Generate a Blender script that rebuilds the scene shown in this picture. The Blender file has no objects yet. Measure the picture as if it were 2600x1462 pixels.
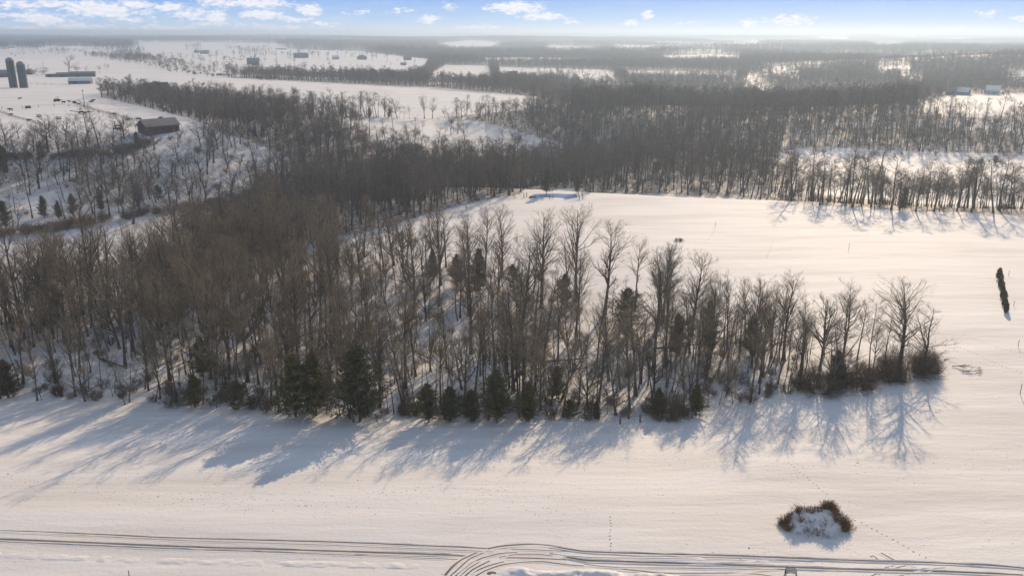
import bpy, math, random
import numpy as np
from mathutils import Vector
R = math.radians
sc = bpy.context.scene
rng = np.random.default_rng(7)
random.seed(7)

# ---------------------------------------------------------------- camera
FPX, CX, CY = 2150.0, 1300.0, 731.0
HORIZ = 82.0                       # row of the horizon in the 2600 px photograph
PITCH = math.atan((CY - HORIZ) / FPX)
CAMH = 60.0
cam_d = bpy.data.cameras.new('camera')
cam_d.sensor_width = 36.0
cam_d.lens = 36.0 * FPX / 2600.0
cam_d.clip_start = 1.0
cam_d.clip_end = 120000.0
cam = bpy.data.objects.new('camera', cam_d)
sc.collection.objects.link(cam)
cam.location = (0, 0, CAMH)
cam.rotation_euler = (math.pi / 2 - PITCH, 0, 0)
sc.camera = cam

# ---------------------------------------------------------------- light
SUN_AZ = R(22.0)                   # to the right of the view direction (+Y)
SUN_EL = R(24.5)
sd = bpy.data.lights.new('sun', 'SUN')
sd.energy = 4.6
sd.angle = R(0.5)
sd.color = (1.0, 0.78, 0.55)
sun = bpy.data.objects.new('sun', sd)
sc.collection.objects.link(sun)
sdir = Vector((math.sin(SUN_AZ) * math.cos(SUN_EL), math.cos(SUN_AZ) * math.cos(SUN_EL), math.sin(SUN_EL)))
sun.rotation_euler = sdir.to_track_quat('Z', 'Y').to_euler()
sc.view_settings.view_transform = 'Standard'
sc.view_settings.look = 'None'
sc.view_settings.exposure = 0.0
sc.view_settings.gamma = 1.0
sc.view_settings.use_curve_mapping = False
sc.cycles.max_bounces = 5
sc.cycles.diffuse_bounces = 2
sc.cycles.glossy_bounces = 2
sc.cycles.volume_bounces = 0
sc.cycles.use_denoising = True
sc.cycles.use_adaptive_sampling = False

class NT:
    """short node-tree writer"""
    def __init__(s, nt):
        s.nt = nt
        nt.nodes.clear()
    def n(s, t, props=None, **ins):
        nd = s.nt.nodes.new(t)
        for k, v in (props or {}).items():
            setattr(nd, k, v)
        for k, v in ins.items():
            key = int(k[1:]) if k[0] == '_' and k[1:].isdigit() else k.replace('_', ' ')
            if isinstance(v, bpy.types.NodeSocket):
                s.nt.links.new(v, nd.inputs[key])
            else:
                nd.inputs[key].default_value = v
        return nd
    def m(s, op, a, b=None, c=None, clamp=False):
        kw = {'_0': a}
        if b is not None: kw['_1'] = b
        if c is not None: kw['_2'] = c
        return s.n('ShaderNodeMath', {'operation': op, 'use_clamp': clamp}, **kw).outputs[0]
    def mix(s, f, a, b):
        nd = s.n('ShaderNodeMix', {'data_type': 'RGBA'})
        for i, v in ((0, f), (6, a), (7, b)):
            if isinstance(v, bpy.types.NodeSocket): s.nt.links.new(v, nd.inputs[i])
            else: nd.inputs[i].default_value = v
        return nd.outputs[2]

def azel(px, py):
    """azimuth and elevation (radians) of a displayed pixel of the photograph"""
    x = px * 1.0093 - CX; y = CY - py * 1.0093
    f = FPX * math.cos(PITCH) + y * math.sin(PITCH); u = -FPX * math.sin(PITCH) + y * math.cos(PITCH)
    return math.atan2(x, f), math.atan2(u, math.hypot(x, f))

world = bpy.data.worlds.new('World'); sc.world = world; world.use_nodes = True
w = NT(world.node_tree)
sky = w.n('ShaderNodeTexSky', {'sky_type': 'NISHITA', 'sun_disc': False, 'sun_elevation': SUN_EL,
      'sun_rotation': SUN_AZ, 'air_density': 1.0, 'dust_density': 0.3, 'ozone_density': 3.0, 'altitude': 300})
tc = w.n('ShaderNodeTexCoord')
sp = w.n('ShaderNodeSeparateXYZ', _0=tc.outputs['Generated'])
az = w.m('ARCTAN2', sp.outputs[0], sp.outputs[1])
el = w.m('ARCSINE', sp.outputs[2])
tint = w.n('ShaderNodeMix', {'data_type': 'RGBA', 'blend_type': 'MULTIPLY'})
tint.inputs[0].default_value = 1.0
w.nt.links.new(sky.outputs[0], tint.inputs[6]); tint.inputs[7].default_value = (0.80, 0.92, 1.16, 1)
ramp = w.n('ShaderNodeValToRGB', _0=w.m('MULTIPLY', el, 2 / math.pi))
ramp.color_ramp.interpolation = 'LINEAR'
cr = ramp.color_ramp.elements
cr[0].position = 0.0; cr[0].color = (.78, .94, 1.12, 1); cr[1].position = 1.0; cr[1].color = (.25, .34, .56, 1)
for p_, c_ in ((.007, (.50, .76, 1.16, 1)), (.022, (.24, .50, 1.08, 1)), (.22, (.40, .50, .70, 1))):
    e_ = cr.new(p_); e_.color = c_
grad = w.n('ShaderNodeMix', {'data_type': 'RGBA', 'blend_type': 'MULTIPLY'}); grad.inputs[0].default_value = 1.0
w.nt.links.new(ramp.outputs[0], grad.inputs[6]); grad.inputs[7].default_value = (10, 10, 10, 1)
base_sky = w.mix(0.8, tint.outputs[2], grad.outputs[2])
# clouds: ragged puffs low over the horizon
vec = w.n('ShaderNodeCombineXYZ', _0=w.m('MULTIPLY', az, 38.0), _1=w.m('MULTIPLY', el, 95.0), _2=0.0)
nz = w.n('ShaderNodeTexNoise', {'noise_dimensions': '3D'}, Vector=vec.outputs[0], Scale=1.0, Detail=5.0, Roughness=0.62)
nz2 = w.n('ShaderNodeTexNoise', {'noise_dimensions': '3D'}, Vector=vec.outputs[0], Scale=3.6, Detail=4.0, Roughness=0.6)
wob = w.m('ADD', w.m('MULTIPLY', w.m('SUBTRACT', nz.outputs[0], 0.5), 1.9), w.m('MULTIPLY', w.m('SUBTRACT', nz2.outputs[0], 0.5), 1.3))
CLOUDS = [(1295, 20, 75, 17, 1), (1360, 42, 55, 12, 1), (1074, 48, 30, 12, .8), (1585, 57, 20, 9, .9), (1630, 40, 16, 12, .9),
          (1985, 54, 50, 16, .8), (1880, 62, 28, 12, .8), (260, 25, 90, 22, 1), (640, 10, 95, 14, .9), (655, 37, 62, 12, .9), (475, 40, 45, 16, .8),
          (548, 45, 30, 20, .8), (780, 25, 34, 16, .8), (115, 48, 70, 16, .7), (30, 12, 60, 18, .6), (340, 12, 60, 12, .8),
          (2480, 35, 26, 12, .6), (70, 72, 60, 10, .7), (900, 30, 30, 8, .35), (690, 72, 80, 8, .5), (420, 75, 90, 9, .5), (2400, 75, 60, 7, .4),
          (1130, 17, 22, 9, .4), (200, 68, 70, 9, .6), (560, 62, 60, 8, .5), (730, 48, 50, 9, .6), (820, 62, 40, 7, .5), (560, 5, 60, 10, .7), (420, 20, 50, 10, .6), (20, 40, 50, 9, .6), (1000, 25, 30, 8, .4), (150, 8, 60, 9, .5), (320, 50, 50, 8, .5), (2580, 48, 40, 9, .6), (2030, 78, 60, 5, .5), (1200, 70, 60, 6, .4), (1440, 55, 24, 8, .35), (1740, 57, 30, 8, .4)]
msk = None
for (cx, cy, rx, ry, s) in CLOUDS:
    a0, e0 = azel(cx, cy)
    ra = rx * 1.0093 / 2150; re = ry * 1.0093 / 2150
    dx = w.m('MULTIPLY', w.m('SUBTRACT', az, a0), 1 / ra); dy = w.m('MULTIPLY', w.m('SUBTRACT', el, e0), 1 / re)
    d = w.m('SQRT', w.m('ADD', w.m('MULTIPLY', dx, dx), w.m('MULTIPLY', dy, dy)))
    v = w.m('MULTIPLY', w.m('SUBTRACT', 1.0, d), s)
    msk = v if msk is None else w.m('MAXIMUM', msk, v)
cl = w.m('MULTIPLY', w.m('ADD', w.m('MAXIMUM', msk, -0.9), wob), 2.2, clamp=True)
# thin veil, stronger to the left
vec2 = w.n('ShaderNodeCombineXYZ', _0=w.m('MULTIPLY', az, 22.0), _1=w.m('MULTIPLY', el, 110.0), _2=4.0)
nz3 = w.n('ShaderNodeTexNoise', {'noise_dimensions': '3D'}, Vector=vec2.outputs[0], Scale=1.0, Detail=6.0, Roughness=0.6)
left = w.n('ShaderNodeMapRange', _0=az, _1=-0.55, _2=-0.1, _3=1.0, _4=0.25)
veil = w.m('MULTIPLY', w.m('MULTIPLY', w.m('SUBTRACT', nz3.outputs[0], 0.42), 2.6, clamp=True), left.outputs[0])
ccol = w.mix(w.m('MULTIPLY', w.m('ADD', nz2.outputs[0], -0.25), 1.6, clamp=True), (9.0, 9.6, 11.5, 1), (13.0, 12.6, 12.4, 1))
skc = w.mix(w.m('MULTIPLY', veil, 0.7), base_sky, (9.5, 10.2, 11.6, 1))
skc = w.mix(cl, skc, ccol)
bg = w.n('ShaderNodeBackground', Color=skc, Strength=0.085)
w.n('ShaderNodeOutputWorld', Surface=bg.outputs[0])

# ---------------------------------------------------------------- materials
MATS = {}
def mat(name, col, rough=0.85, var=0.0, scale=1.0, metallic=0.0, col2=None, stretch=(1, 1, 1)):
    if name in MATS: return MATS[name]
    m = bpy.data.materials.new(name); m.use_nodes = True
    t = NT(m.node_tree)
    b = t.n('ShaderNodeBsdfPrincipled', Roughness=rough, Metallic=metallic)
    b.inputs['Specular IOR Level'].default_value = 0.25
    c = (*col, 1)
    if var > 0 or col2:
        g = t.n('ShaderNodeNewGeometry')
        oi = t.n('ShaderNodeObjectInfo')
        mp = t.n('ShaderNodeMapping', Vector=g.outputs['Position'], Scale=stretch)
        nn = t.n('ShaderNodeTexNoise', Vector=mp.outputs[0], Scale=scale, Detail=3.0, Roughness=0.6)
        f = t.m('ADD', t.m('MULTIPLY', t.m('SUBTRACT', nn.outputs[0], 0.5), 1.8), t.m('MULTIPLY', oi.outputs['Random'], 0.6), clamp=True)
        c2 = (*(col2 or tuple(x * (1 - var) for x in col)), 1)
        c = t.mix(f, c, c2)
    if isinstance(c, bpy.types.NodeSocket): t.nt.links.new(c, b.inputs['Base Color'])
    else: b.inputs['Base Color'].default_value = c
    t.n('ShaderNodeOutputMaterial', Surface=b.outputs[0])
    MATS[name] = m
    return m
M_BARK = mat('bark', (0.16, 0.125, 0.085), var=.5, scale=.6, col2=(0.06, 0.048, 0.038))
M_TWIG = mat('twigs', (0.33, 0.25, 0.145), col2=(0.16, 0.125, 0.08), scale=.15)
M_WBARK = mat('woodland_bark', (0.115, 0.09, 0.064), col2=(0.06, 0.047, 0.036), scale=.2)
M_WTWIG = mat('woodland_twigs', (0.20, 0.15, 0.098), col2=(0.09, 0.07, 0.048), scale=.08)
M_PALE = mat('pale_bark', (0.38, 0.34, 0.27), var=.3, scale=.8)
M_CEDAR = mat('cedar_foliage', (0.19, 0.155, 0.055), col2=(0.055, 0.055, 0.026), scale=.9)
M_BRUSH = mat('brush', (0.18, 0.12, 0.065), col2=(0.09, 0.065, 0.04), scale=.5)
M_STRAW = mat('dry_brush', (0.27, 0.165, 0.075), col2=(0.13, 0.08, 0.04), scale=1.2)
M_CLOD = mat('clods', (0.26, 0.20, 0.14), col2=(0.12, 0.09, 0.065), scale=3)
M_CONC = mat('silo_staves', (0.11, 0.12, 0.105), col2=(0.06, 0.07, 0.06), scale=.4, stretch=(1, 1, .2))
M_DOME = mat('galvanised', (0.20, 0.22, 0.21), rough=.45, var=.3, scale=1.0)
M_RED = mat('red_boards', (0.11, 0.035, 0.03), var=.5, scale=.9, stretch=(3, 3, .4))
M_GREYW = mat('grey_boards', (0.15, 0.135, 0.12), var=.5, scale=.9, stretch=(3, 3, .4))
M_DARK = mat('dark_opening', (0.025, 0.024, 0.024))
M_WHITE = mat('pale_siding', (0.36, 0.38, 0.40), var=.15, scale=.8, stretch=(.3, .3, 4))
M_BLUEG = mat('grey_siding', (0.14, 0.16, 0.18), var=.2, scale=.8, stretch=(.3, .3, 4))
M_METAL = mat('metal_roof', (0.22, 0.20, 0.17), rough=.5, var=.3, scale=.5)
M_GLASS = mat('window_glass', (0.05, 0.06, 0.08), rough=.15)
M_POST = mat('weathered_post', (0.22, 0.18, 0.13), var=.4, scale=2)
M_COW = mat('black_hide', (0.022, 0.02, 0.02), rough=.7)
M_BLUEM = mat('painted_steel', (0.035, 0.035, 0.09), rough=.5, var=.3)
M_RUST = mat('rusty_steel', (0.22, 0.085, 0.06), var=.4, scale=3)
M_TYRE = mat('rubber', (0.02, 0.02, 0.02))
M_DIRT = mat('frozen_dirt', (0.17, 0.125, 0.08), col2=(0.09, 0.065, 0.045), scale=2.2)

def snow_mat(name, near=False, track=False, litter=False):
    m = bpy.data.materials.new(name); m.use_nodes = True
    t = NT(m.node_tree)
    g = t.n('ShaderNodeNewGeometry')
    P = g.outputs['Position']
    b = t.n('ShaderNodeBsdfPrincipled', Roughness=0.7)
    b.inputs['Specular IOR Level'].default_value = 0.2
    c1, c2 = (0.765, 0.73, 0.665, 1), (0.62, 0.585, 0.525, 1)
    if track: c1, c2 = (0.14, 0.11, 0.085, 1), (0.26, 0.22, 0.185, 1)  # packed brown, with the ruts' side shadow darkened into the colour
    mp = t.n('ShaderNodeMapping', Vector=P, Scale=(0.022, 0.13, 1), Rotation=(0, 0, R(10)))
    n1 = t.n('ShaderNodeTexNoise', Vector=mp.outputs[0], Scale=1.0, Detail=5.0, Roughness=0.55)
    f = t.m('MULTIPLY', t.m('SUBTRACT', n1.outputs[0], 0.42), 3.2, clamp=True)
    col = t.mix(f, c1, c2)
    if near:
        # stubble and dirt specks showing through the thin snow, in wind-blown bands
        mpb = t.n('ShaderNodeMapping', Vector=P, Scale=(0.02, 0.09, 1), Rotation=(0, 0, R(3)))
        nb = t.n('ShaderNodeTexNoise', Vector=mpb.outputs[0], Scale=1.0, Detail=3.0)
        band = t.m('MULTIPLY', t.m('SUBTRACT', nb.outputs[0], 0.45), 5.0, clamp=True)
        ns = t.n('ShaderNodeTexNoise', Vector=P, Scale=4.2, Detail=2.0, Roughness=.7)
        spk = t.m('MULTIPLY', t.m('SUBTRACT', ns.outputs[0], 0.64), 16.0, clamp=True)
        sep = t.n('ShaderNodeSeparateXYZ', _0=P)
        lim = t.n('ShaderNodeMapRange', _0=sep.outputs[1], _1=110.0, _2=150.0, _3=0.8, _4=0.25)
        col = t.mix(t.m('MULTIPLY', t.m('MULTIPLY', spk, band), lim.outputs[0]), col, (0.30, 0.23, 0.17, 1))
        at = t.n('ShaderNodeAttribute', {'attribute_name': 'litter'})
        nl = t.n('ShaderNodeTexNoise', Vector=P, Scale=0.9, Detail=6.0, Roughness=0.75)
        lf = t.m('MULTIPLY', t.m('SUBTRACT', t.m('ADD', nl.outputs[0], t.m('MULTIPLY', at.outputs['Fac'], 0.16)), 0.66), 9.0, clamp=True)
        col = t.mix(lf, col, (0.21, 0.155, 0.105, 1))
    t.nt.links.new(col, b.inputs['Base Color'])
    # wind ripples and drifts
    mq = t.n('ShaderNodeMapping', Vector=P, Scale=(0.022, 0.12, 1), Rotation=(0, 0, R(8)))
    n2 = t.n('ShaderNodeTexNoise', Vector=mq.outputs[0], Scale=1.0, Detail=4.0, Roughness=0.55)
    n3 = t.n('ShaderNodeTexNoise', Vector=P, Scale=1.6, Detail=4.0, Roughness=0.65)
    hh = t.m('ADD', t.m('MULTIPLY', n2.outputs[0], 0.50), t.m('MULTIPLY', n3.outputs[0], 0.05))
    bp = t.n('ShaderNodeBump', Height=hh, Strength=1.0, Distance=1.0)
    t.nt.links.new(bp.outputs[0], b.inputs['Normal'])
    t.n('ShaderNodeOutputMaterial', Surface=b.outputs[0])
    MATS[name] = m
    return m
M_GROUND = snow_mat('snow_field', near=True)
M_SNOW = snow_mat('snow')
M_TRACK = snow_mat('packed_shaded_track', track=True)

# ---------------------------------------------------------------- terrain
def _hash(ix, iy, seed):
    n = (ix.astype(np.int64) * 374761393 + iy.astype(np.int64) * 668265263 + seed * 1442695041) & 0xffffffff
    n = ((n ^ (n >> 13)) * 1274126177) & 0xffffffff
    return ((n ^ (n >> 16)) & 0xffff) / 65535.0
def vnoise(x, y, seed=0):
    ix, iy = np.floor(x), np.floor(y)
    fx, fy = x - ix, y - iy
    fx = fx * fx * (3 - 2 * fx); fy = fy * fy * (3 - 2 * fy)
    a = _hash(ix, iy, seed); b = _hash(ix + 1, iy, seed); c = _hash(ix, iy + 1, seed); d = _hash(ix + 1, iy + 1, seed)
    return (a * (1 - fx) + b * fx) * (1 - fy) + (c * (1 - fx) + d * fx) * fy - 0.5
def S(t):
    t = np.clip(t, 0, 1); return t * t * (3 - 2 * t)
def Hh(x, y):
    x = np.asarray(x, float); y = np.asarray(y, float)
    yy = np.maximum(y, 1.0); ra = np.clip(x / yy, -.9, .9)
    ra = np.where(y < 1, .9, ra)
    r = np.hypot(x, y)
    edge = np.interp(ra, [-.7, -.6, -.33, -.2, -.1, .1, .2], [350, 355, 385, 440, 500, 600, 700])
    amp = np.interp(ra, [-.6, -.35, -.1, .06, .16], [1, 1, .6, .35, 0])
    h = 16 * S((y - edge) / 90 + .5) * amp * np.interp(y, [900, 1800], [1, .5])
    cc = np.interp(ra, [-.7, -.6, -.3, -.1, .1, .2, .4], [262, 268, 318, 405, 470, 560, 620])
    h = h - 9 * np.exp(-((y - cc) / 45) ** 2) * np.interp(ra, [-.6, -.1, .1, .2, .4], [.8, 1, 1.2, 1, 0])
    h = h - 3.2 * S((y - 90) / 55) * (1 - S((ra - .18) / .2)) * (1 - S((y - 165) / 70) * S((ra + .28) / .2)) * (1 - S((y - 260) / 60))
    h = h + 12 * np.exp(-((y - 600) / 105) ** 2) * S((ra - .02) / .15) - 17 * np.exp(-((y - 850) / 130) ** 2) * S(ra / .15) * (1 - S((ra - .40) / .08))
    ey = np.interp(ra, [-.1, 0, .2, .55], [352, 342, 322, 297])
    h = h - 7 * S((y - ey + 6) / 32) * S((ra + .12) / .1) * (1 - S((y - 470) / 90))
    h = h + 26 * np.exp(-((x - 840) / 330) ** 2 - ((y - 1480) / 330) ** 2)
    h = h + vnoise(x / 60, y / 60, 1) * 1.0 * S((r - 60) / 100)
    h = h + vnoise(x / 23, y / 23, 2) * .35
    h = h + vnoise(x / 420, y / 420, 3) * 19 * S((r - 650) / 900) + vnoise(x / 1900, y / 1900, 4) * 38 * S((r - 2500) / 4000)
    h = h + vnoise(x / 160, y / 160, 5) * 3.2 * S((r - 330) / 300)
    return h
def world_of(px, py):
    """ground point under displayed pixels (arrays) of the photograph"""
    px = np.atleast_1d(np.asarray(px, float)) * 1.0093; py = np.atleast_1d(np.asarray(py, float)) * 1.0093
    X = px - CX; Y = CY - py
    f = FPX * math.cos(PITCH) + Y * math.sin(PITCH); u = -FPX * math.sin(PITCH) + Y * math.cos(PITCH)
    n = np.hypot(X, f)
    dx, dy, dz = X / n, f / n, u / n
    ts = np.geomspace(50, 30000, 1400)
    out = np.zeros((len(px), 3))
    for i in range(len(px)):
        z = CAMH + dz[i] * ts
        g = Hh(dx[i] * ts, dy[i] * ts)
        k = np.argmax(z < g) if (z < g).any() else len(ts) - 1
        lo, hi = ts[max(k - 1, 0)], ts[k]
        for _ in range(14):
            mid = (lo + hi) / 2
            if CAMH + dz[i] * mid < float(Hh(dx[i] * mid, dy[i] * mid)): hi = mid
            else: lo = mid
        out[i] = (dx[i] * hi, dy[i] * hi, float(Hh(dx[i] * hi, dy[i] * hi)))
    return out
def W(px, py):
    o = world_of([px], [py])[0]
    return Vector(o)
def proj(x, y, z):
    d = y * math.cos(PITCH) - (z - CAMH) * math.sin(PITCH)
    v = y * math.sin(PITCH) + (z - CAMH) * math.cos(PITCH)
    return (CX + FPX * x / d) / 1.0093, (CY - FPX * v / d) / 1.0093
def ppm(P):      # displayed pixels per metre at a point
    return FPX / (P[1] * math.cos(PITCH) - (P[2] - CAMH) * math.sin(PITCH)) / 1.0093
def height_for(P, ytop):
    lo, hi = 0.5, 60
    for _ in range(25):
        m = (lo + hi) / 2
        if proj(P[0], P[1], P[2] + m)[1] < ytop: hi = m
        else: lo = m
    return lo

# ---------------------------------------------------------------- woodland map (bases of trees, in the photograph's pixels)
def inpoly(px, py, poly):
    c = np.zeros(px.shape, bool)
    n = len(poly)
    for i in range(n):
        x1, y1 = poly[i]; x2, y2 = poly[(i + 1) % n]
        if y1 == y2: continue
        k = ((y1 > py) != (y2 > py)) & (px < (x2 - x1) * (py - y1) / (y2 - y1) + x1)
        c ^= k
    return c
FRONT = [(-500, 830), (-100, 780), (0, 765), (250, 735), (430, 705), (560, 690), (700, 655), (830, 640), (960, 650), (1050, 665),
         (1180, 700), (1300, 720), (1450, 755), (1560, 775), (1650, 795), (1780, 830), (1900, 855), (2050, 885), (2200, 905), (2290, 925), (2345, 940),
         (2300, 950), (2230, 965), (2100, 988), (1980, 1000), (1890, 1015), (1750, 1046), (1600, 1055), (1500, 1060), (1200, 1064), (1100, 1062), (1040, 1045), (960, 1048),
         (900, 1062), (760, 1050), (600, 1032), (440, 1028), (300, 1018), (0, 1004), (-100, 1004), (-500, 1010)]
MAP = [  # (polygon, trees per square metre)
    ([(-500, 84), (3100, 84), (3100, 570), (2576, 541), (2290, 533), (2060, 516), (1900, 498), (1600, 488), (1460, 485), (1330, 485), (1180, 511), (1080, 538),
      (960, 575), (830, 606), (700, 650), (560, 690), (430, 705), (440, 650), (560, 560), (640, 500), (300, 560), (-500, 700)], .066),
    ([(-500, 325), (0, 335), (300, 340), (450, 322), (600, 345), (720, 392), (748, 450), (640, 490), (560, 505), (300, 548), (0, 598), (-500, 690)], .019),
    ([(325, 300), (475, 295), (480, 350), (430, 362), (330, 368)], .001),
    ([(100, 420), (230, 400), (330, 430), (350, 480), (240, 500), (130, 470)], .03),
    ([(-500, 128), (0, 128), (200, 140), (330, 160), (470, 190), (960, 215), (1090, 220), (1400, 248), (1465, 262), (1250, 282), (1150, 292), (1060, 300),
      (860, 290), (740, 277), (600, 262), (480, 248), (370, 234), (250, 233), (250, 245), (370, 272), (480, 300), (610, 352), (450, 327), (300, 346), (0, 343), (-500, 345)], 0),
    ([(740, 287), (880, 298), (1000, 296), (1160, 297), (1300, 330), (1420, 365), (1380, 388), (1200, 392), (1000, 395), (930, 388), (935, 340), (870, 305)], .0075),
    ([(870, 300), (1000, 298), (1150, 300), (1120, 322), (1000, 330), (925, 326)], .0008),
    ([(-500, 690), (0, 598), (160, 572), (400, 533), (600, 506), (650, 500), (640, 530), (560, 560), (450, 610), (440, 650), (430, 700), (250, 730), (0, 758), (-500, 830)], .0012),
    ([(330, 106), (560, 108), (700, 110), (720, 124), (900, 130), (1085, 150), (1065, 190), (1000, 203), (930, 196), (820, 200), (640, 190), (520, 180), (420, 165), (330, 145)], .0002),
    ([(120, 120), (330, 118), (345, 140), (520, 178), (640, 192), (560, 196), (470, 190), (330, 160), (200, 140)], .005),
    ([(0, 118), (180, 116), (330, 118), (330, 145), (200, 140), (0, 128)], .006),
    ([(1080, 212), (1075, 195), (1120, 164), (1230, 165), (1240, 212)], 0),
    ([(1250, 168), (1520, 176), (1560, 186), (1540, 204), (1260, 210)], .001),
    ([(1400, 208), (1520, 198), (1600, 212), (1500, 216)], .002),
    ([(1555, 178), (1700, 179), (1860, 188), (1850, 204), (1580, 200)], 0),
    ([(1870, 186), (2010, 186), (2010, 203), (1880, 204)], .004),
    ([(1088, 111), (1180, 102), (1225, 104), (1275, 112), (1240, 130), (1120, 130)], 0),
    ([(1370, 115), (1440, 116), (1510, 122), (1500, 133), (1372, 133)], 0),
    ([(1520, 118), (1640, 121), (1640, 138), (1540, 138)], .001),
    ([(1640, 142), (1780, 137), (1870, 141), (1860, 157), (1680, 158)], .001),
    ([(1900, 168), (2060, 166), (2110, 174), (1950, 186)], .002),
    ([(1830, 110), (1910, 109), (1930, 120), (1850, 124)], 0),
    ([(2180, 112), (2280, 110), (2270, 122), (2190, 124)], 0),
    ([(2060, 97), (2140, 95), (2135, 103), (2070, 104)], 0),
    ([(1840, 205), (1900, 203), (1960, 232), (1930, 248), (1890, 225)], .002),
    ([(2200, 168), (2290, 165), (2290, 190), (2210, 192)], .003),
    ([(2260, 192), (2320, 195), (2320, 215), (2265, 210)], .006),
    ([(2305, 258), (2400, 239), (2580, 234), (3100, 236), (3100, 318), (2576, 306), (2440, 296), (2330, 284)], 0),
    ([(2300, 300), (3100, 310), (3100, 345), (2300, 325)], .010),
    ([(2510, 184), (2580, 180), (3100, 180), (3100, 215), (2560, 212)], .002),
    ([(2100, 309), (2300, 309), (3100, 314), (3100, 325), (2100, 322)], .006),
    ([(1850, 420), (3100, 420), (3100, 570), (2576, 541), (2290, 533), (2060, 516), (1850, 496)], .060),
    ([(1930, 400), (1980, 378), (2050, 370), (2340, 384), (3100, 396), (3100, 540), (2576, 521), (2300, 512), (2080, 492), (1960, 455)], .0006),
    ([(1400, 475), (1320, 478), (1320, 486), (1460, 486), (1460, 474)], .0),
    (FRONT, .100),
    ([(880, 660), (1180, 705), (1300, 760), (1250, 880), (1100, 1000), (960, 990), (900, 880), (850, 760)], .036),
    ([(1380, 800), (1560, 820), (1560, 960), (1500, 1000), (1380, 980)], .026),
    ([(440, 780), (820, 720), (860, 860), (700, 960), (450, 900)], .075),
]
def density(x, y, z):
    px, py = proj(x, y, z)
    d = np.zeros(px.shape)
    for poly, v in MAP:
        d = np.where(inpoly(px, py, poly), v, d)
    r = np.hypot(x, y)
    # patchwork of fields in the far plain
    far = vnoise(x / 520, y / 700, 11) + .6 * vnoise(x / 210, y / 260, 12)
    d = np.where((py < 104) & (far > .07), .0, d)
    d = np.where((py < 160) & (r > 1500) & (far > .17) & ((px > 1100) | (py < 108)), .0005, d)
    d = np.where((r > 9000) & (far > -.02), .0, d)
    return d, px, py

# ---------------------------------------------------------------- ground sheet
def new_mesh(name, V, F, mats, fm=None, smooth=False):
    me = bpy.data.meshes.new(name)
    V = np.asarray(V, np.float32)
    quads = np.asarray(F, np.int32)
    me.vertices.add(len(V)); me.vertices.foreach_set('co', V.ravel())
    k = quads.shape[1]
    me.loops.add(quads.size); me.loops.foreach_set('vertex_index', quads.ravel())
    me.polygons.add(len(quads))
    me.polygons.foreach_set('loop_start', np.arange(0, quads.size, k, dtype=np.int32))
    me.polygons.foreach_set('loop_total', np.full(len(quads), k, np.int32))
    for m in mats: me.materials.append(m)
    if fm is not None: me.polygons.foreach_set('material_index', np.asarray(fm, np.int32))
    if smooth: me.polygons.foreach_set('use_smooth', np.ones(len(quads), bool))
    me.update(calc_edges=True)
    return me
def link(name, me, parent=None):
    o = bpy.data.objects.new(name, me); sc.collection.objects.link(o)
    if parent: o.parent = parent
    return o
def tag(o, label=None, cat=None, group=None, kind=None):
    for k, v in (('label', label), ('category', cat), ('group', group), ('kind', kind)):
        if v: o[k] = v
    return o
def empty(name, loc, rz=0, label=None, cat=None, group=None):
    o = bpy.data.objects.new(name, None); sc.collection.objects.link(o)
    o.location = loc; o.rotation_euler = (0, 0, rz); o.empty_display_size = .5
    return tag(o, label, cat, group)

rr = np.concatenate([[0.5, 20, 40], np.geomspace(56, 2500, 620), np.geomspace(2540, 46000, 150)])
aa = np.concatenate([np.linspace(R(-42), R(42), 520), np.linspace(R(42), R(318), 70)[1:-1]])
RR, AA = np.meshgrid(rr, aa, indexing='ij')
GX, GY = RR * np.sin(AA), RR * np.cos(AA)
GZ = Hh(GX, GY)
nr, na = RR.shape
I = np.arange(nr * na).reshape(nr, na)
J = np.roll(I, -1, axis=1)
quads = np.stack([I[:-1], I[1:], J[1:], J[:-1]], -1).reshape(-1, 4)
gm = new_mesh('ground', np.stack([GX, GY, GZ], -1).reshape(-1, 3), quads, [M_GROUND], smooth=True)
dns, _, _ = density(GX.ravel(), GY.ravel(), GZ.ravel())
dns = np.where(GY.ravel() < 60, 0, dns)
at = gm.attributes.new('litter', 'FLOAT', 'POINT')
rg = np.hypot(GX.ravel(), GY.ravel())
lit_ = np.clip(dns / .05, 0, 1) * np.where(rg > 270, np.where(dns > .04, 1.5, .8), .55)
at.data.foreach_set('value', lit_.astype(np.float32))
ground = link('ground', gm); tag(ground, kind='structure')

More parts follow.
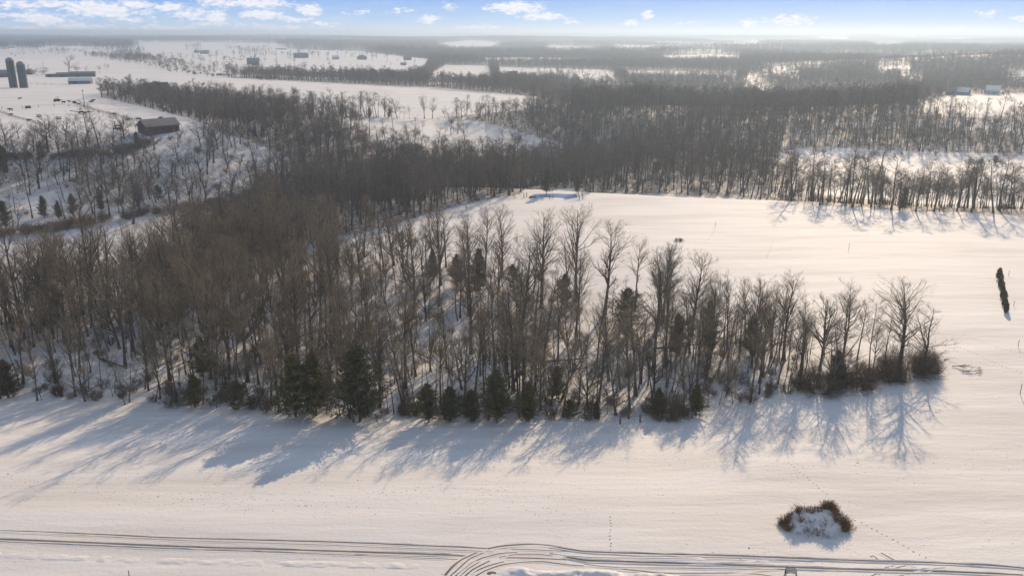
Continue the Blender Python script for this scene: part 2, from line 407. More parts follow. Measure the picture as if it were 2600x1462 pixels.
# ---------------------------------------------------------------- branching trees
def unit(v): return v / np.maximum(np.linalg.norm(v, axis=-1, keepdims=True), 1e-9)
def grow(st, di, L, r0, K, wander, up, taper, g):
    N = len(st)
    pts = np.zeros((N, K, 3)); rad = np.zeros((N, K))
    pts[:, 0] = st; d = unit(di); rad[:, 0] = r0
    for k in range(1, K):
        d = unit(d + g.normal(0, wander, (N, 3)) + np.array([0, 0, up]))
        pts[:, k] = pts[:, k - 1] + d * (L / (K - 1))[:, None]
        rad[:, k] = r0 * (1 - (1 - taper) * k / (K - 1))
    return pts, rad
def spawn(pts, rad, n, t0, t1, ang, lf, rf, g, L, minr):
    N, K, _ = pts.shape
    idx = np.repeat(np.arange(N), n)
    t = g.uniform(t0, t1, len(idx))
    u = t * (K - 1); k = np.minimum(u.astype(int), K - 2); f = (u - k)[:, None]
    p = pts[idx, k] * (1 - f) + pts[idx, k + 1] * f
    ta = unit(pts[idx, k + 1] - pts[idx, k])
    rn = g.normal(size=(len(idx), 3)); perp = unit(rn - (rn * ta).sum(-1, keepdims=True) * ta)
    a = g.normal(ang, .16, len(idx))[:, None]
    d = ta * np.cos(a) + perp * np.sin(a)
    ln = L[idx] * lf * (1.15 - .75 * t) * g.uniform(.65, 1.25, len(idx))
    r = np.maximum((rad[idx, k] * (1 - f[:, 0]) + rad[idx, k + 1] * f[:, 0]) * rf, minr)
    return p, d, ln, r, t
def tubes(pts, rad, sides, g, mi, out):
    N, K, _ = pts.shape
    ta = np.zeros_like(pts); ta[:, :-1] = pts[:, 1:] - pts[:, :-1]; ta[:, -1] = ta[:, -2]; ta = unit(ta)
    ref = unit(g.normal(size=(N, 1, 3)) + np.zeros((1, K, 1)))
    a = unit(np.cross(ta, ref)); b = np.cross(ta, a)
    if sides == 2:
        V = np.stack([pts + a * rad[..., None], pts - a * rad[..., None]], 2)
    else:
        th = np.arange(sides) * 2 * math.pi / sides
        V = pts[:, :, None] + rad[:, :, None, None] * (np.cos(th)[None, None, :, None] * a[:, :, None] + np.sin(th)[None, None, :, None] * b[:, :, None])
    base = out['n']; out['v'].append(V.reshape(-1, 3)); out['n'] += N * K * sides
    id_ = base + np.arange(N * K * sides).reshape(N, K, sides)
    if sides == 2:
        q = np.stack([id_[:, :-1, 0], id_[:, 1:, 0], id_[:, 1:, 1], id_[:, :-1, 1]], -1).reshape(-1, 4)
    else:
        nx = np.roll(id_, -1, 2)
        q = np.stack([id_[:, :-1], id_[:, 1:], nx[:, 1:], nx[:, :-1]], -1).reshape(-1, 4)
    out['f'].append(q); out['m'].append(np.full(len(q), mi))
def outb(): return {'v': [], 'f': [], 'm': [], 'n': 0}
def fin(name, o, mats):
    return new_mesh(name, np.concatenate(o['v']), np.concatenate(o['f']), mats, np.concatenate(o['m']))

FORMS = {  # height, trunk radius, bole fraction, limbs, limb angle, limb length/height, leader wander, up
    'tall':   dict(H=22, r=.30, t0=.38, n1=26, ang=.72, l1=.36, wd=.04, up=.055),
    'oval':   dict(H=21, r=.33, t0=.30, n1=32, ang=.60, l1=.34, wd=.03, up=.09),
    'slim':   dict(H=16, r=.14, t0=.38, n1=18, ang=.72, l1=.34, wd=.055, up=.05),
    'broad':  dict(H=15, r=.32, t0=.18, n1=22, ang=.85, l1=.52, wd=.08, up=.07),
    'crooked': dict(H=14, r=.20, t0=.25, n1=18, ang=.90, l1=.42, wd=.14, up=.06),
}
def bare_tree(form, seed, lod, mats=None):
    """returns (trunk builder, crown builder)"""
    g = np.random.default_rng(seed); q = FORMS[form]
    T, C = outb(), outb()
    Hm = q['H']
    fork = form in ('broad', 'crooked') or g.random() < .25
    K0 = 9 if lod < 2 else 5
    p0, r0 = grow(np.zeros((1, 3)) - [0, 0, .4], np.array([[g.normal(0, .04), g.normal(0, .04), 1.]]), np.array([Hm * .97]), np.array([q['r']]), K0, q['wd'], .12, .12, g)
    r0[0, 0] *= 1.5
    tubes(p0, r0, (7, 5, 3, 3)[lod], g, 0, T)
    n1 = (q['n1'], int(q['n1'] * .8), int(q['n1'] * .6), 8)[lod]
    p, d, L, r, t = spawn(p0, r0, n1, q['t0'], .97, q['ang'], q['l1'], .55, g, np.array([Hm]), .02)
    if form == 'oval':
        L = Hm * .30 * (np.sin(np.clip((t - .2) / .8, 0, 1) * math.pi * .8 + .35)) * g.uniform(.8, 1.2, len(t))
    if fork:  # one or two big limbs sharing the lead
        k = g.integers(1, 3); L[:k] = Hm * .55; r[:k] = q['r'] * .62
        d[:k] = unit(d[:k] * [1, 1, .3] + [0, 0, 1.4]); p[:k] = p0[:, 3 if K0 > 5 else 2]
    p1, r1 = grow(p, d, L, r, (5, 5, 3, 3)[lod], .13, q['up'], .25, g)
    tubes(p1, r1, (5, 3, 2, 2)[lod], g, 0, T)
    n2 = (6, 5, 5, 0)[lod]
    if lod == 3:
        p, d, L, r, t = spawn(p1, r1, 5, .2, 1, .6, .55, .5, g, L, .11)
        p2, r2 = grow(p, d, L, r, 2, .1, .1, .5, g); tubes(p2, r2, 2, g, 0, C)
        return T, C
    p, d, L2, r, t = spawn(p1, r1, n2, .15, .98, .62, .52, .6, g, L, (.018, .03, .045)[lod])
    p2, r2 = grow(p, d, L2, r, (4, 3, 2)[lod], .14, .10, .35, g)
    tubes(p2, r2, (3, 2, 2)[lod], g, 0, C)
    n3 = (5, 5, 5)[lod]
    p, d, L3, r, t = spawn(p2, r2, n3, .15, 1, .62, .55, .6, g, L2, (.0095, .016, .05)[lod])
    L3 = np.maximum(L3, (.5, .7, 1.1)[lod])
    p3, r3 = grow(p, d, L3, r, (3, 2, 2)[lod], .14, .08, .45, g)
    tubes(p3, r3, 2, g, 0, C)
    if lod < 2:
        p, d, L4, r, t = spawn(p3, r3, (2, 2)[lod], .15, 1, .62, .6, .7, g, L3, (.0045, .011)[lod])
        L4 = np.maximum(L4, .45)
        p4, r4 = grow(p, d, L4, r, 2, .1, .08, .6, g)
        tubes(p4, r4, 2, g, 0, C)
    return T, C
def cedar(seed, lod, Hm=9.0, width=.30, ragged=.36):
    g = np.random.default_rng(seed); T, C = outb(), outb()
    p0, r0 = grow(np.zeros((1, 3)) - [0, 0, .3], np.array([[0, 0, 1.]]), np.array([Hm]), np.array([.16]), 5, .03, .2, .15, g)
    tubes(p0, r0, 5, g, 0, T)
    nb = (210, 90, 40)[lod]
    t = g.uniform(.03, 1, nb) ** .9
    prof = np.interp(t, [0, .08, .25, .55, .8, 1], [.55, .9, 1, .78, .42, .05]) * width * Hm
    azs = g.uniform(0, 2 * math.pi, nb)
    lobe = 1 + ragged * np.sin(azs * 2 + seed) + ragged * .8 * np.sin(azs * 3 + t * 9)
    L = prof * lobe * g.uniform(.6, 1.15, nb)
    st = np.stack([np.zeros(nb), np.zeros(nb), t * Hm], -1)
    d = np.stack([np.cos(azs), np.sin(azs), g.uniform(.1, .7, nb)], -1)
    p1, r1 = grow(st, d, L, np.full(nb, .035), 4, .1, .06, .3, g)
    tubes(p1, r1, 2, g, 0, T)
    nl = (42, 24, 12)[lod]; sz = (.13, .26, .5)[lod]
    idx = np.repeat(np.arange(nb), nl); u = g.uniform(.25, 1.05, len(idx)) * 3
    k = np.minimum(u.astype(int), 2); f = (u - k)[:, None]
    c = p1[idx, k] * (1 - f) + p1[idx, k + 1] * f + g.normal(0, .16 * (1 + lod * .5), (len(idx), 3))
    dd = unit(g.normal(size=(len(idx), 3)) * .8 + unit(c * [1, 1, 0]) + [0, 0, .5])
    p2 = np.stack([c - dd * sz, c + dd * sz * 1.4], 1); r2 = np.stack([np.full(len(idx), sz * .5), np.full(len(idx), sz * .12)], 1)
    tubes(p2, r2, 2, g, 0, C)
    return T, C
def shrub(seed, lod, Hm=2.6, Wd=1.3, n=26):
    g = np.random.default_rng(seed); C = outb()
    azs = g.uniform(0, 2 * math.pi, n); tl = g.uniform(.1, 1.0, n)
    st = np.stack([np.cos(azs), np.sin(azs), np.zeros(n) - .1], -1) * [.3, .3, 1]
    d = np.stack([np.cos(azs) * tl * Wd, np.sin(azs) * tl * Wd, np.full(n, 1.6)], -1)
    L = Hm * g.uniform(.6, 1.1, n)
    p1, r1 = grow(st, d, L, np.full(n, .025), 4, .12, .0, .4, g); tubes(p1, r1, 2, g, 0, C)
    p, dd, L2, r, t = spawn(p1, r1, (9, 5)[lod], .2, 1, .7, .5, .7, g, L, (.012, .025)[lod])
    p2, r2 = grow(p, dd, L2, r, 3, .16, .02, .5, g); tubes(p2, r2, 2, g, 0, C)
    p, dd, L3, r, t = spawn(p2, r2, (5, 3)[lod], .1, 1, .7, .6, .8, g, L2, (.009, .02)[lod])
    p3, r3 = grow(p, dd, L3, r, 2, .1, 0, .6, g); tubes(p3, r3, 2, g, 0, C)
    return C

# -------- prototypes
NEAR = {}
for form, seeds in (('tall', (1, 2, 3, 4)), ('oval', (5, 6, 7)), ('slim', (8, 9, 10, 11)), ('broad', (12, 13, 14)), ('crooked', (15, 16, 17))):
    NEAR[form] = []
    for s in seeds:
        T, C = bare_tree(form, s, 0)
        NEAR[form].append((fin('trunk', T, [M_BARK]), fin('crown', C, [M_TWIG])))
CED = [(fin('trunk', T, [M_BARK]), fin('foliage', C, [M_CEDAR])) for T, C in (cedar(40, 0), cedar(41, 0, width=.36), cedar(42, 0, width=.24, ragged=.35), cedar(43, 0, width=.5, ragged=.3))]
def merge(T, C, name, mats):
    o = outb(); o['v'] = T['v'] + C['v']; o['n'] = T['n'] + C['n']
    o['f'] = T['f'] + [f + T['n'] for f in C['f']]; o['m'] = T['m'] + [np.full(len(x), 1) for x in C['m']]
    return fin(name, o, mats)
def proto_coll(name, meshes):
    c = bpy.data.collections.new(name)
    for i, me in enumerate(meshes):
        o = bpy.data.objects.new(me.name, me); c.objects.link(o)
    return c
allf = ['tall', 'oval', 'slim', 'slim', 'tall', 'broad', 'crooked', 'slim']
C_NEAR = proto_coll('near_tree_kinds', [merge(*bare_tree(f, 60 + i, 0 if i < 6 else 1), 'woodland_tree', [M_BARK, M_TWIG]) for i, f in enumerate(allf)])
C_MID = proto_coll('mid_tree_kinds', [merge(*bare_tree(f, 80 + i, 1), 'woodland_tree', [M_WBARK, M_WTWIG]) for i, f in enumerate(allf)])
C_FAR = proto_coll('far_tree_kinds', [merge(*bare_tree(f, 100 + i, 2), 'woodland_tree', [M_WBARK, M_WTWIG]) for i, f in enumerate(allf)])
def clump(seed):
    g = np.random.default_rng(seed); o = outb()
    for i in range(26):
        T, C = bare_tree(allf[i % 5], seed * 50 + i, 3)
        off = np.array([g.uniform(-26, 26), g.uniform(-26, 26), 0]); s = g.uniform(.65, 1.05)
        for B in (T, C):
            for V in B['v']: V *= s; V += off
            o['v'] += B['v']; o['f'] += [f + o['n'] for f in B['f']]; o['m'] += B['m']; o['n'] += B['n']
    # fatten the strips so that they still read at a few kilometres
    return fin('woodland_clump', o, [M_WBARK, M_WTWIG])
C_CLUMP = proto_coll('clump_kinds', [clump(i) for i in range(5)])
C_SHRUB = proto_coll('shrub_kinds', [fin('shrub', shrub(s, 0 if s < 4 else 1), [M_BRUSH]) for s in range(6)])

def scatter(name, pts, scl, variant, coll, label=None, cat=None, wide=1.0, lean=.07):
    """one object whose points carry tree copies through geometry nodes"""
    me = bpy.data.meshes.new(name)
    me.vertices.add(len(pts)); me.vertices.foreach_set('co', np.asarray(pts, np.float32).ravel())
    for nm, arr, ty in (('scl', scl, 'FLOAT'), ('rot', np.random.default_rng(3).uniform(0, 6.283, len(pts)), 'FLOAT'), ('var', variant, 'INT')):
        a = me.attributes.new(nm, ty, 'POINT'); a.data.foreach_set('value', np.asarray(arr, np.float32 if ty == 'FLOAT' else np.int32))
    o = link(name, me)
    ng = bpy.data.node_groups.new(name, 'GeometryNodeTree')
    ng.interface.new_socket('Geometry', in_out='INPUT', socket_type='NodeSocketGeometry')
    ng.interface.new_socket('Geometry', in_out='OUTPUT', socket_type='NodeSocketGeometry')
    N = ng.nodes.new; Lk = ng.links.new
    gi, go = N('NodeGroupInput'), N('NodeGroupOutput')
    ci = N('GeometryNodeCollectionInfo'); ci.inputs[0].default_value = coll; ci.inputs['Separate Children'].default_value = True
    iop = N('GeometryNodeInstanceOnPoints'); iop.inputs['Pick Instance'].default_value = True
    def attr(nm, ty):
        a = N('GeometryNodeInputNamedAttribute'); a.data_type = ty; a.inputs['Name'].default_value = nm
        return next(s for s in a.outputs if s.enabled and s.name == 'Attribute')
    cx = N('ShaderNodeCombineXYZ'); Lk(attr('rot', 'FLOAT'), cx.inputs[2])
    for q_ in (0, 1):
        rv = N('FunctionNodeRandomValue'); rv.data_type = 'FLOAT'; rv.inputs['Seed'].default_value = q_
        fs = [i_ for i_ in rv.inputs if i_.enabled and i_.type == 'VALUE']; fs[0].default_value = -lean; fs[1].default_value = lean
        Lk(next(o_ for o_ in rv.outputs if o_.enabled), cx.inputs[q_])
    Lk(gi.outputs[0], iop.inputs['Points']); Lk(ci.outputs[0], iop.inputs['Instance'])
    Lk(attr('var', 'INT'), iop.inputs['Instance Index']); Lk(cx.outputs[0], iop.inputs['Rotation'])
    cs = N('ShaderNodeCombineXYZ'); mu = N('ShaderNodeMath'); mu.operation = 'MULTIPLY'; mu.inputs[1].default_value = wide
    sa = attr('scl', 'FLOAT'); Lk(sa, mu.inputs[0]); Lk(mu.outputs[0], cs.inputs[0]); Lk(mu.outputs[0], cs.inputs[1]); Lk(sa, cs.inputs[2])
    Lk(cs.outputs[0], iop.inputs['Scale']); Lk(iop.outputs[0], go.inputs[0])
    md = o.modifiers.new('scatter', 'NODES'); md.node_group = ng
    return tag(o, label, cat, kind='stuff')

def tree_obj(kind, pair, P, s, rz, label, cat, group=None, tilt=(0, 0), sxy=1.0):
    r = empty(kind, P, rz, label, cat, group)
    r.rotation_euler = (tilt[0], tilt[1], rz)
    r.scale = (s * sxy, s * sxy, s)
    nm = ('trunk', 'crown') if pair[1].name.startswith('crown') else ('trunk', 'foliage')
    for me, n in zip(pair, nm):
        o = bpy.data.objects.new(n, me); sc.collection.objects.link(o); o.parent = r
    return r
FH = {f: FORMS[f]['H'] for f in FORMS}

# -------- hero trees one can tell apart (displayed px of base, base row, top row)
HERO = [
    (1122, 672, 520, 'tall', 'tall two-stemmed dark tree, leftmost of the tall trees standing against the snow'),
    (1262, 695, 522, 'oval', 'wide fan-crowned bare tree against the pale snow, left of the dark thick-trunked one'),
    (1362, 775, 535, 'oval', 'thick dark trunk with full rounded crown, middle of the tall back-edge row'),
    (1448, 758, 520, 'oval', 'tallest slender oval-crowned tree standing highest against the snow field'),
    (1520, 790, 560, 'oval', 'long-crowned bare tree just right of the tallest oval-crowned one'),
    (1597, 775, 598, 'tall', 'forked bare tree above a round dark cedar at the back edge'),
    (1668, 800, 612, 'oval', 'bare tree whose round crown tops the gap right of the forked one'),
    (1740, 845, 635, 'oval', 'broad dark crown bare tree, tallest of the middle right back edge'),
    (1830, 880, 700, 'tall', 'low grey bare tree between two broad-crowned trees at the back edge'),
    (1895, 895, 715, 'oval', 'fine-twigged bare tree left of the wide fan crown'),
    (1972, 905, 688, 'oval', 'wide fan crown of fine grey twigs on the right half of the back edge'),
    (2062, 930, 735, 'crooked', 'leaning forked dark tree with arched limbs, right half of the woodland'),
    (2120, 930, 725, 'tall', 'upright bare tree beside the leaning forked one'),
    (2185, 940, 745, 'slim', 'slender broken-topped tree left of the big spreading end tree'),
    (2262, 938, 708, 'oval', 'big fan-shaped tree standing nearly at the right end of the woodland'),
    (2300, 935, 765, 'crooked', 'low tree reaching its long limbs out to the right over the snow'),
    (1203, 690, 560, 'slim', 'slim bare tree with many upright stems against the snow'),
    (1000, 660, 545, 'slim', 'short dark bare tree where the woodland meets the left end of the far field'),
    (1040, 675, 548, 'tall', 'dark bare tree with upright limbs beside the left end of the far field'),
    (1038, 800, 600, 'broad', 'thick old trunk with heavy low limbs standing in the middle of the shadowed floor'),
    (430, 705, 522, 'broad', 'big spreading tree rising over the snowy creek strip on the left'),
    (45, 690, 600, 'slim', 'twin-stemmed small tree alone at the left end of the snowy creek strip'),
    (880, 985, 740, 'tall', 'pale tall trunk rising behind the two big cedars'),
    (1415, 1000, 790, 'crooked', 'open crooked tree in the bright floor gap of the front edge'),
    (1888, 1010, 820, 'tall', 'dark upright tree whose shadow fans straight down the snow'),
    (2085, 990, 800, 'crooked', 'short crooked dark tree near the front edge, right part'),
]
hero_pts = []
used = 0
for i, (bx, by, ty, form, lab) in enumerate(HERO):
    P = W(bx, by); h = height_for(P, ty)
    v = NEAR[form][i % len(NEAR[form])]
    s = h / (FH[form] * 1.0)
    hero_pts.append((P.x, P.y))
    tilt = (0, R(18)) if 'reaching' in lab else (0, 0)
    o = tree_obj('bare_tree', v, (P.x, P.y, P.z), s, (i * 1.7) % 6.28 if tilt == (0, 0) else 0.4, lab, 'bare tree', sxy=1.65 if 'big fan' in lab else (1.6 if 'reaching' in lab else (1.25 if form == 'oval' else 1.1)), tilt=tilt)
    used += 1
hero_pts = np.array(hero_pts)

# -------- the front woodland, every tree placed on the ground
def jgrid(x0, x1, y0, y1, sp, g):
    X, Y = np.meshgrid(np.arange(x0, x1, sp), np.arange(y0, y1, sp))
    X = X.ravel() + g.uniform(-.48, .48, X.size) * sp; Y = Y.ravel() + g.uniform(-.48, .48, Y.size) * sp
    return X, Y
g = np.random.default_rng(21)
X, Y = jgrid(-190, 110, 112, 262, 2.8, g)
Z = Hh(X, Y)
D, PX, PY = density(X, Y, Z)
clus = .75 + 1.0 * (vnoise(X / 14, Y / 14, 31) + .5 * vnoise(X / 6, Y / 6, 32))
keep = (g.random(len(X)) < D * 2.8 ** 2 * clus) & inpoly(PX, PY, FRONT)
keep &= (np.hypot(X[:, None] - hero_pts[:, 0], Y[:, None] - hero_pts[:, 1]).min(1) > 2.6)
X, Y, Z, PX, PY = X[keep], Y[keep], Z[keep], PX[keep], PY[keep]
dist = np.hypot(X, Y)
# distance in pixels from the front boundary decides height: shorter at the edge
size = np.clip(g.normal(.80, .15, len(X)), .45, 1.15)
front_row = PY > np.interp(PX, [0, 440, 900, 1200, 1750, 2100, 2350], [975, 998, 1030, 1036, 1020, 965, 930])
brow = np.interp(PX, [0, 440, 760, 900, 1200, 1500, 1750, 2100, 2350], [1004, 1028, 1050, 1062, 1064, 1060, 1046, 988, 940])
size = size * np.interp(brow - PY, [0, 25, 80, 170], [.62, .78, .93, 1.0])
size = np.where(PX > 1700, size * .86, size)
size = np.where(PX < 700, size * 1.08, size)
fr = g.random(len(X))
form = np.where(fr < .26, 'tall', np.where(fr < .36, 'oval', np.where(fr < .80, 'slim', np.where(fr < .86, 'broad', 'crooked'))))
inframe = (PX > -60) & (PX < 2640)
score = np.where(inframe, size * np.array([FH[f] for f in form]) / dist, 0)
order = np.argsort(-score)
ind = np.zeros(len(X), bool); ind[order[:262]] = True
LM = [(512, 950, 'the tall olive inner cedar'), (600, 1030, 'the wide bushy front cedar'), (492, 1024, 'the leftmost big front cedar'), (745, 1048, 'the broadest blackish cedar'), (905, 1060, 'the tall front cedar'),
      (1078, 1062, 'the cedar right of the snowy gap'), (1185, 1060, 'the low ragged front cedar'), (1250, 1063, 'the dark cone-shaped cedar'), (1432, 1052, 'the small round front cedar'), (1750, 1046, 'the lone narrow cedar'),
      (1655, 1045, 'the ragged thin cedar'), (2100, 975, 'the olive cedar of the right end'), (1575, 850, 'the round-headed dark cedar'), (1700, 900, 'the left inner dark cedar'), (1780, 880, 'the narrow dark back-edge cedar'),
      (1890, 890, 'the grey-green inner cedar'), (1205, 740, 'the dark narrow back cedar'), (1090, 700, 'the leftmost back-edge cedar'), (1290, 735, 'the bushy low back cedar'), (1420, 770, 'the tallest oval-crowned tree'),
      (1400, 1000, 'the open crooked tree'), (540, 690, 'the upper left cedar'), (600, 720, 'the wide upper left cedar'), (20, 1000, 'the cedar at the left border'), (1038, 800, 'the thick old trunk with low limbs'),
      (430, 705, 'the big spreading creek tree'), (2285, 938, 'the big round thicket'), (1122, 672, 'the two-stemmed dark tree'), (1362, 775, 'the thick dark trunk'), (1888, 1010, 'the tree with the downward fan shadow'),
      (250, 915, 'the short fallen trunk'), (775, 845, 'the slanting fallen trunk'), (1410, 910, 'the long fallen trunk'), (880, 985, 'the pale tall trunk'), (1972, 905, 'the wide fan crown')]
def zone(px, py, fr_):
    d_ = [math.hypot((px - a_) * .7, (py - b_) * 1.3) for a_, b_, _ in LM]; k_ = int(np.argmin(d_)); a_, b_, nm_ = LM[k_]
    rel = ('left of ' if px < a_ else 'right of ') if abs(px - a_) > abs(py - b_) else ('behind ' if py < b_ else 'in front of ')
    far_ = 'just ' if d_[k_] < 45 else ('' if d_[k_] < 110 else 'well ')
    return far_ + rel + nm_
for i in np.nonzero(ind)[0]:
    f = str(form[i]); v = NEAR[f][int(g.integers(len(NEAR[f])))]
    hm = FH[f] * size[i]
    adj = 'tall bare tree' if hm > 15.5 else ('middling bare tree' if hm > 11 else 'small bare tree')
    shape = {'tall': 'narrow-crowned', 'oval': 'oval-crowned', 'slim': 'thin-stemmed', 'broad': 'spreading', 'crooked': 'crooked'}[f]
    z = zone(PX[i], PY[i], front_row[i])
    adj = adj.replace(' bare tree', ''); row = 'nearer' if PY[i] > 900 else 'farther'
    lab_ = f'{adj} {shape} bare tree {z}'
    tree_obj('bare_tree', v, (X[i], Y[i], Z[i]), float(size[i]), float(g.uniform(0, 6.28)), lab_, 'bare tree',
             lab_.replace('bare tree', 'bare trees'), tilt=(g.normal(0, .05), g.normal(0, .05)), sxy=float(g.uniform(.85, 1.15)))
rest = ~ind
nidx = {'tall': (0, 4), 'oval': (1, 1), 'slim': (2, 3), 'broad': (5, 5), 'crooked': (6, 6)}
ptsN = [np.stack([X[rest], Y[rest], Z[rest]], -1)]; sclN = [size[rest]]
varN = [np.array([nidx[str(f)][int(g.integers(2))] for f in form[rest]])]
ex_, ey_ = g.uniform(-120, 75, 5000), g.uniform(125, 235, 5000); ez_ = Hh(ex_, ey_); ed_, epx, epy = density(ex_, ey_, ez_)
ke = inpoly(epx, epy, FRONT) & (epx > 620) & (epx < 2250) & (g.random(5000) < .05 * (1 + 1.5 * vnoise(ex_ / 8, ey_ / 8, 35)))
ptsN = [np.concatenate([ptsN[0], np.stack([ex_, ey_, ez_], -1)[ke]])]; sclN = [np.r_[sclN[0], g.uniform(.4, .8, ke.sum())]]; varN = [np.r_[varN[0], np.array([2, 3, 7])[g.integers(0, 3, ke.sum())]]]
scatter('woodland_interior', ptsN[0], sclN[0], varN[0], C_NEAR, 'remaining thin bare trees filling the front woodland between the ones nearest the field', 'woodland')

# -------- middle distance woodland
g = np.random.default_rng(22)
X, Y = jgrid(-1500, 1500, 230, 2050, 4.6, g)
k = np.abs(X / Y) < .75; X, Y = X[k], Y[k]
Z = Hh(X, Y); D, PX, PY = density(X, Y, Z)
k = (g.random(len(X)) < D * 4.6 ** 2 * (1 + .6 * vnoise(X / 30, Y / 30, 33))) & ~inpoly(PX, PY, FRONT) & (PY < 800)
X, Y, Z, D = X[k], Y[k], Z[k], D[k]
HG = [((px, py), n) for px, py, n in ((520, 132, 5), (640, 160, 3), (745, 146, 16), (790, 142, 14), (850, 146, 12), (905, 148, 10), (1010, 150, 8), (1300, 200, 14), (1350, 196, 12), (1390, 200, 10),
      (1450, 198, 8), (160, 188, 8), (110, 190, 10), (235, 180, 5), (20, 190, 10), (2390, 238, 6), (2480, 236, 6), (60, 120, 8), (240, 112, 8), (300, 112, 10), (120, 130, 8), (680, 120, 8), (420, 150, 14), (470, 165, 14), (560, 175, 12))]
ex = []
for (px, py), n in HG:
    c = world_of([px], [py])[0]; sp_ = 22 if py > 160 else 38
    for _ in range(int(n * .6)):
        x, y = c[0] + g.normal(0, sp_), c[1] + g.normal(12, sp_ * .6); ex.append((x, y, float(Hh(x, y))))
ex = np.array(ex); X = np.r_[X, ex[:, 0]]; Y = np.r_[Y, ex[:, 1]]; Z = np.r_[Z, ex[:, 2]]; D = np.r_[D, np.ones(len(ex))]
r = np.hypot(X, Y)
sz = np.clip(g.normal(.78, .14, len(X)), .4, 1.12) * np.interp(r, [300, 420, 700, 1100], [1, .9, .72, .62])

va = g.integers(0, 8, len(X))
rt_ = X / Y > .12; va = np.where(rt_, np.array([0, 2, 3, 4, 7])[g.integers(0, 5, len(X))], va)
lt_ = (X / Y < -.28) & (r < 520) & (Y > 285); va = np.where(lt_, np.array([5, 6, 5, 0, 6, 3])[g.integers(0, 6, len(X))], va)
a = r < 620
tl = (Y > 240) & (Y < 420) & (X / Y > .20); sz = np.where(tl, sz * .93, sz); sz = np.where((X / Y < .02) & (Y > 430) & (r < 760), sz * .82, sz)
scatter('valley_woodland', np.stack([X, Y, Z], -1)[a], sz[a], va[a], C_MID, 'brown bare woodland filling the valley behind the fields', 'woodland', wide=1.4)
scatter('distant_woodland', np.stack([X, Y, Z], -1)[~a], sz[~a], va[~a], C_FAR, 'grey bare woodland beyond the valley, blurring into haze', 'woodland', wide=1.5)
# -------- far plain
g = np.random.default_rng(23)
X, Y = jgrid(-8600, 8600, 1950, 11500, 48, g)
k = (np.abs(X / Y) < .75) & (np.hypot(X, Y) > 2040); X, Y = X[k], Y[k]
Z = Hh(X, Y); D, PX, PY = density(X, Y, Z)
k = g.random(len(X)) < D / .035
f1 = (np.stack([X, Y, Z], -1)[k], np.full(k.sum(), 1.0))
X, Y = jgrid(-18000, 18000, 10500, 24000, 150, g)
k = (np.abs(X / Y) < .75); X, Y = X[k], Y[k]
Z = Hh(X, Y); D, PX, PY = density(X, Y, Z)
k = g.random(len(X)) < D / .032
P_ = np.concatenate([f1[0], np.stack([X, Y, Z], -1)[k]]); s_ = np.concatenate([f1[1], np.full(k.sum(), 1.6)])
scatter('horizon_woodland', P_, s_, g.integers(0, 5, len(P_)), C_CLUMP, 'hazy belts of woodland between snowy fields out to the horizon', 'woodland')

# -------- undergrowth
g = np.random.default_rng(24)
X, Y = jgrid(-190, 110, 112, 262, 2.2, g)
Z = Hh(X, Y); D, PX, PY = density(X, Y, Z)
edge_ = PY > np.interp(PX, [0, 440, 900, 1200, 1750, 2100, 2350], [955, 975, 1005, 1010, 1000, 950, 925])
k = inpoly(PX, PY, FRONT) & (g.random(len(X)) < np.where(edge_, .5, .13) * (1 + 1.6 * vnoise(X / 9, Y / 9, 34)) + np.where(PX > 1750, .10, 0))
s1 = g.uniform(.35, 1.0, k.sum()); P1 = np.stack([X, Y, Z], -1)[k]
X, Y = jgrid(-420, 420, 240, 620, 4.5, g)
Z = Hh(X, Y); D, PX, PY = density(X, Y, Z)
k = (g.random(len(X)) < np.clip(D * 4, 0, .16)) & ~inpoly(PX, PY, FRONT)
P2 = np.stack([X, Y, Z], -1)[k]; s2 = g.uniform(.6, 1.5, k.sum())
# hedges and creek-side brush given as lines in the photograph
lines = [((-50, 600), (150, 577), (400, 536), (600, 506), (660, 496)), ((0, 400), (150, 398), (300, 385), (430, 350)),
         ((20, 139), (90, 133), (150, 128), (200, 129), (330, 150), (480, 186), (700, 200)), ((560, 152), (620, 146), (700, 136))]
P3 = []
for ln in lines:
    for (x1, y1), (x2, y2) in zip(ln[:-1], ln[1:]):
        for q in g.uniform(0, 1, int(6 + math.hypot(x2 - x1, y2 - y1) / 8)):
            for _ in range(1):
                p = W(x1 + (x2 - x1) * q + g.normal(0, 3), y1 + (y2 - y1) * q + g.normal(0, 2.4)); P3.append(tuple(p))
P3 = np.array(P3)
PP = np.concatenate([P1, P2, P3]); SS = np.concatenate([s1, s2, g.uniform(.7, 1.5, len(P3))])
scatter('undergrowth', PP, SS, g.integers(0, 6, len(PP)), C_SHRUB, 'tangled brown brush growing among and below the bare trees', 'undergrowth')

